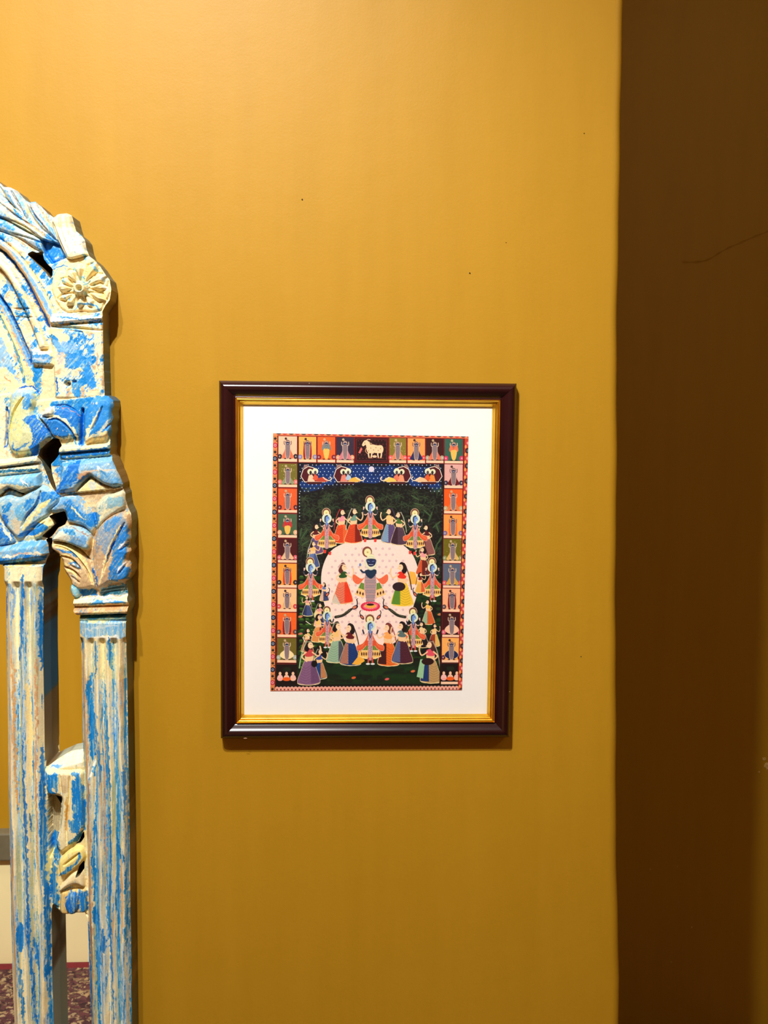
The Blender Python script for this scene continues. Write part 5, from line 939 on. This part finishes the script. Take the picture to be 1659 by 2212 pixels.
# ---- build the meshes
X0 = float(unproj([-138], [1100], YFR)[0][0])            # centre line of the mirror
wx, wz = unproj(U, V_, YFR)
mpp = abs(float(unproj([300], [1100], YFR)[0][0] - unproj([299], [1100], YFR)[0][0]))
SD = np.minimum(SD, (wx - X0) / mpp)
gy, gx_ = np.gradient(SD); gn = np.hypot(gx_, gy) + 1e-6
inn = SD > 0
fm = inn[:-1, :-1] | inn[1:, :-1] | inn[:-1, 1:] | inn[1:, 1:]
fm &= (SD[:-1, :-1] > -.9) & (SD[1:, :-1] > -.9) & (SD[:-1, 1:] > -.9) & (SD[1:, 1:] > -.9)
fp = np.pad(fm, 1); cnt = fp[:-1, :-1].astype(int) + fp[1:, :-1] + fp[:-1, 1:] + fp[1:, 1:]
step = np.where((cnt < 4) & (cnt > 0), -SD, 0); step = np.clip(step, -1.1, 1.1)
Uo = U + gx_ / gn * step; Vo = V_ + gy / gn * step
wx, wz = unproj(Uo, Vo, YFR)
wy = YG - K.Z * .01
NPX = U.size
# wooden sides: dark brown with streaks of old paint
sn = vnoise(U, V_, 60, 110, 70, 4); sn2 = vnoise(U, V_, 60, 90, 71, 4)
SC = np.ones(U.shape + (3,)) * A_((124, 100, 62)); SC += (A_((70, 48, 24)) - SC) * np.clip((sn - .5) * 9, 0, 1)[..., None]
inner = (U > 60) & (U < 165) & (V_ > 1165)
SC += (A_((40, 100, 128)) - SC) * (np.clip((sn2 - .47) * 12, 0, 1) * np.where(inner, 1, .35))[..., None]; SC += (A_((170, 172, 146)) - SC) * (np.clip((vnoise(U, V_, 60, 170, 73, 3) - .5) * 12, 0, 1) * np.where(inner, .9, .2))[..., None]
SC += (A_((44, 96, 130)) - SC) * (np.where((U > 200) & (V_ > 760) & (V_ < 870), .7, 0) * np.clip((sn2 - .4) * 8, 0, 1))[..., None]
# labels: which carved member each cell belongs to
LB = np.zeros((K.h - 1, K.w - 1), int); uc = K.u[:-1] + .5; vc = K.v[:-1] + .5; UC, VC = np.meshgrid(uc, vc)
def lab(pts, v):
    K2u, K2v = K.U, K.V; K.raw(); W, d = K.sd_poly(np.asarray(pts, float), 0); full = np.full(U.shape, -1.0); full[W] = d; LB[(full[:-1, :-1] > 0)] = v
lab([(-200, 290), (320, 290), (320, 560), (190, 556), (118, 600), (108, 578), (70, 555), (50, 545), (0, 505), (-60, 486), (-200, 478)], 1)
lab(ros, 2)
lab([(116, 864), (320, 840), (320, 1346), (130, 1346), (104, 1170), (90, 1166), (100, 1112), (112, 1076), (90, 1000), (84, 910)], 3)
lab([(-200, 850), (84, 846), (84, 900), (100, 1000), (112, 1076), (98, 1112), (106, 1166), (104, 1222), (-200, 1228)], 4)
LB[(VC > 1345) & (UC > 130)] = 5; LB[(VC > 1222) & (UC < np.minimum(lx_(VC) + 12, 130))] = 6
LB[(VC > 1628) & (VC < 1996) & (UC >= lx_(VC) + 1) & (UC <= rx_(VC) - 1.5)] = 7; LB[VC > 2405] = 8
NAMES = {0: 'arch_panel', 1: 'leaf_crest', 2: 'rosette', 3: 'capital', 4: 'capital', 5: 'column', 6: 'column', 7: 'scroll_bracket', 8: 'base_rail'}
mir = empty('carved_mirror', (X0, 0, float(wz[-10, 10])))
tag(mir, 'tall carved wooden arch mirror with paired columns in distressed blue and cream paint', 'mirror')
idx = np.arange(NPX).reshape(U.shape)
Q = np.stack([idx[:-1, :-1], idx[1:, :-1], idx[1:, 1:], idx[:-1, 1:]], -1)
cols = s2l(K.C.reshape(-1, 3) * 255); scol = s2l(SC.reshape(-1, 3) * 255)
front = np.stack([wx.ravel(), wy.ravel(), wz.ravel()], 1)
halves = []
# boundary edges of the whole wooden sheet
fmp = np.pad(fm, 1)
core = fmp[1:-1, 1:-1]
edges = []
def addE(mask, a, b):
    r, c = np.nonzero(mask); edges.append(np.stack([idx[r + a[0], c + a[1]], idx[r + b[0], c + b[1]], LB[r, c]], 1))
addE(core & ~fmp[:-2, 1:-1], (0, 1), (0, 0)); addE(core & ~fmp[2:, 1:-1], (1, 0), (1, 1)); addE(core & ~fmp[1:-1, :-2], (0, 0), (1, 0)); addE(core & ~fmp[1:-1, 2:], (1, 1), (0, 1))
edges = np.concatenate(edges)
edges = edges[front[edges[:, 0], 0] > X0 + .0006]
for lb, nm in NAMES.items():
    qs = Q[fm & (LB == lb)]
    if not len(qs): continue
    es = edges[edges[:, 2] == lb][:, :2]
    used = np.unique(qs); rm = np.full(NPX, -1); rm[used] = np.arange(len(used))
    v = front[used]; c = cols[used]; f = rm[qs]
    eu = np.unique(es); em = np.full(NPX, -1); em[eu] = np.arange(len(eu)); n0 = len(v); n1 = n0 + len(eu)
    back = front[eu].copy(); back[:, 1] = -.0005
    midv = front[eu].copy(); 
    v = np.concatenate([v, midv, back]); c = np.concatenate([c, scol[eu], scol[eu]])
    fe = np.stack([n0 + em[es[:, 0]], n1 + em[es[:, 0]], n1 + em[es[:, 1]], n0 + em[es[:, 1]]], 1)
    allf = np.concatenate([f, fe[:, ::-1]])
    o = mesh_obj(nm, v, allf, M_CARVE, mir)
    sm = np.ones(len(allf), bool); o.data.polygons.foreach_set('use_smooth', sm); color_attr(o, c); halves.append(o)
# back board coloured dark as shade behind the fretwork, and the mirror glass
def px_(u, v, y=YG): return pt(u, v, y)
zt = px_(0, 640).z; zg = px_(0, 1162).z; zb = px_(0, 2440).z; xr = px_(262, 1100).x
bbz = [(px_(40, 560).x, px_(0, 470).z), (px_(150, 600).x, px_(0, 520).z)]
poly = [(X0, zb - .01), (px_(268, 2400).x, zb - .01), (px_(258, 1400).x, px_(0, 1400).z), (px_(250, 1120).x, px_(0, 1120).z), (px_(222, 960).x, px_(0, 960).z), (px_(206, 700).x, px_(0, 700).z), (px_(150, 520).x, px_(0, 520).z), (px_(60, 470).x, px_(0, 470).z), (px_(-40, 430).x, px_(0, 430).z), (X0, px_(0, 400).z)]
v = [(x, -.0006, z) for x, z in poly] + [(x, -.0045, z) for x, z in poly]; n = len(poly)
f = [tuple(range(n))[::-1], tuple(range(n, 2 * n))] + [(i, (i + 1) % n, n + (i + 1) % n, n + i) for i in range(n)]
bb = mesh_obj('back_board', v, f, M_BACK, mir); halves.append(bb)
xg = px_(236, 1300).x
mg = mesh_obj('mirror_glass', [(2 * X0 - xg, YG, zb), (xg, YG, zb), (xg, YG, zg), (2 * X0 - xg, YG, zg)], [(0, 1, 2, 3)], M_MIRROR, mir)
# the frame is symmetrical: the same carved members, turned over, on the far side
for o in halves:
    c = o.copy(); COL.objects.link(c); c.parent = mir; c.scale = (-1, 1, 1)

# ------------------------------------------------------------------ marks on the plaster
M_FLAKE = plain('peeling_plaster_flake', rgba(214, 176, 96), .8, var=.25, scale=400); M_CRACK = plain('plaster_crack', rgba(52, 34, 8), .9)
def flake(px, py, r, y, mat, name, label, th=.0012, sq=1.0, seed=0):
    g = np.random.RandomState(seed + int(px)); c = pt(px, py, y); s_ = r * (c.y - CAM.y) / F; n = 11; rr = .65 + .6 * g.rand(n)
    v = [(c.x + s_ * rr[j] * math.cos(6.283 * j / n), y + .0002, c.z + s_ * sq * rr[j] * math.sin(6.283 * j / n)) for j in range(n)]; v += [(c.x + (a - c.x) * .7, y - th, c.z + (z - c.z) * .7) for a, _, z in v]
    f = [tuple(range(n, 2 * n))] + [(j, (j + 1) % n, n + (j + 1) % n, n + j) for j in range(n)]
    return tag(mesh_obj(name, v, f, mat), label, kind='structure')
for i, (px, py, r, sq) in enumerate(((1650, 1640, 5, 1.6), (1657, 1655, 9, 1.4), (1640, 1668, 2.2, 1), (1404, 1878, 1.8, 1.8), (1463, 1872, 1.2, 1), (1494, 2003, 1.6, 4), (1450, 2078, 1.6, 1.5))):
    flake(px, py, r, YR, M_FLAKE, 'trim_%d' % (2 + i), 'small fleck of lifted plaster on the dark recess wall', seed=i)
M_CR2 = plain('hairline_crack', (.36, .18, .006, 1), .9)
cp = spl([(1474, 566), (1500, 566), (1526, 562), (1548, 550), (1572, 536), (1600, 524), (1632, 510), (1664, 498)], 5); cv = []; 
for a, (x, y) in enumerate(cp):
    q = 1.6 + 1.0 * math.sin(a * 1.3); cv += [tuple(pt(x, y - q, YR - .0006)), tuple(pt(x, y + q, YR - .0006))]
tag(mesh_obj('trim_20', cv, [(2 * i, 2 * i + 1, 2 * i + 3, 2 * i + 2) for i in range(len(cp) - 1)], M_CR2), 'hairline crack running up to the right across the dark recess wall', kind='structure')
for i, (px, py, r) in enumerate(((1015, 590, 1.8), (653, 431, 1.8), (1262, 288, 1.2), (1093, 524, 1.0), (1255, 1418, 1.0))):
    flake(px, py, r, 0.0, M_CRACK, 'trim_%d' % (10 + i), 'tiny dark speck on the mustard wall', th=.0006, seed=i)
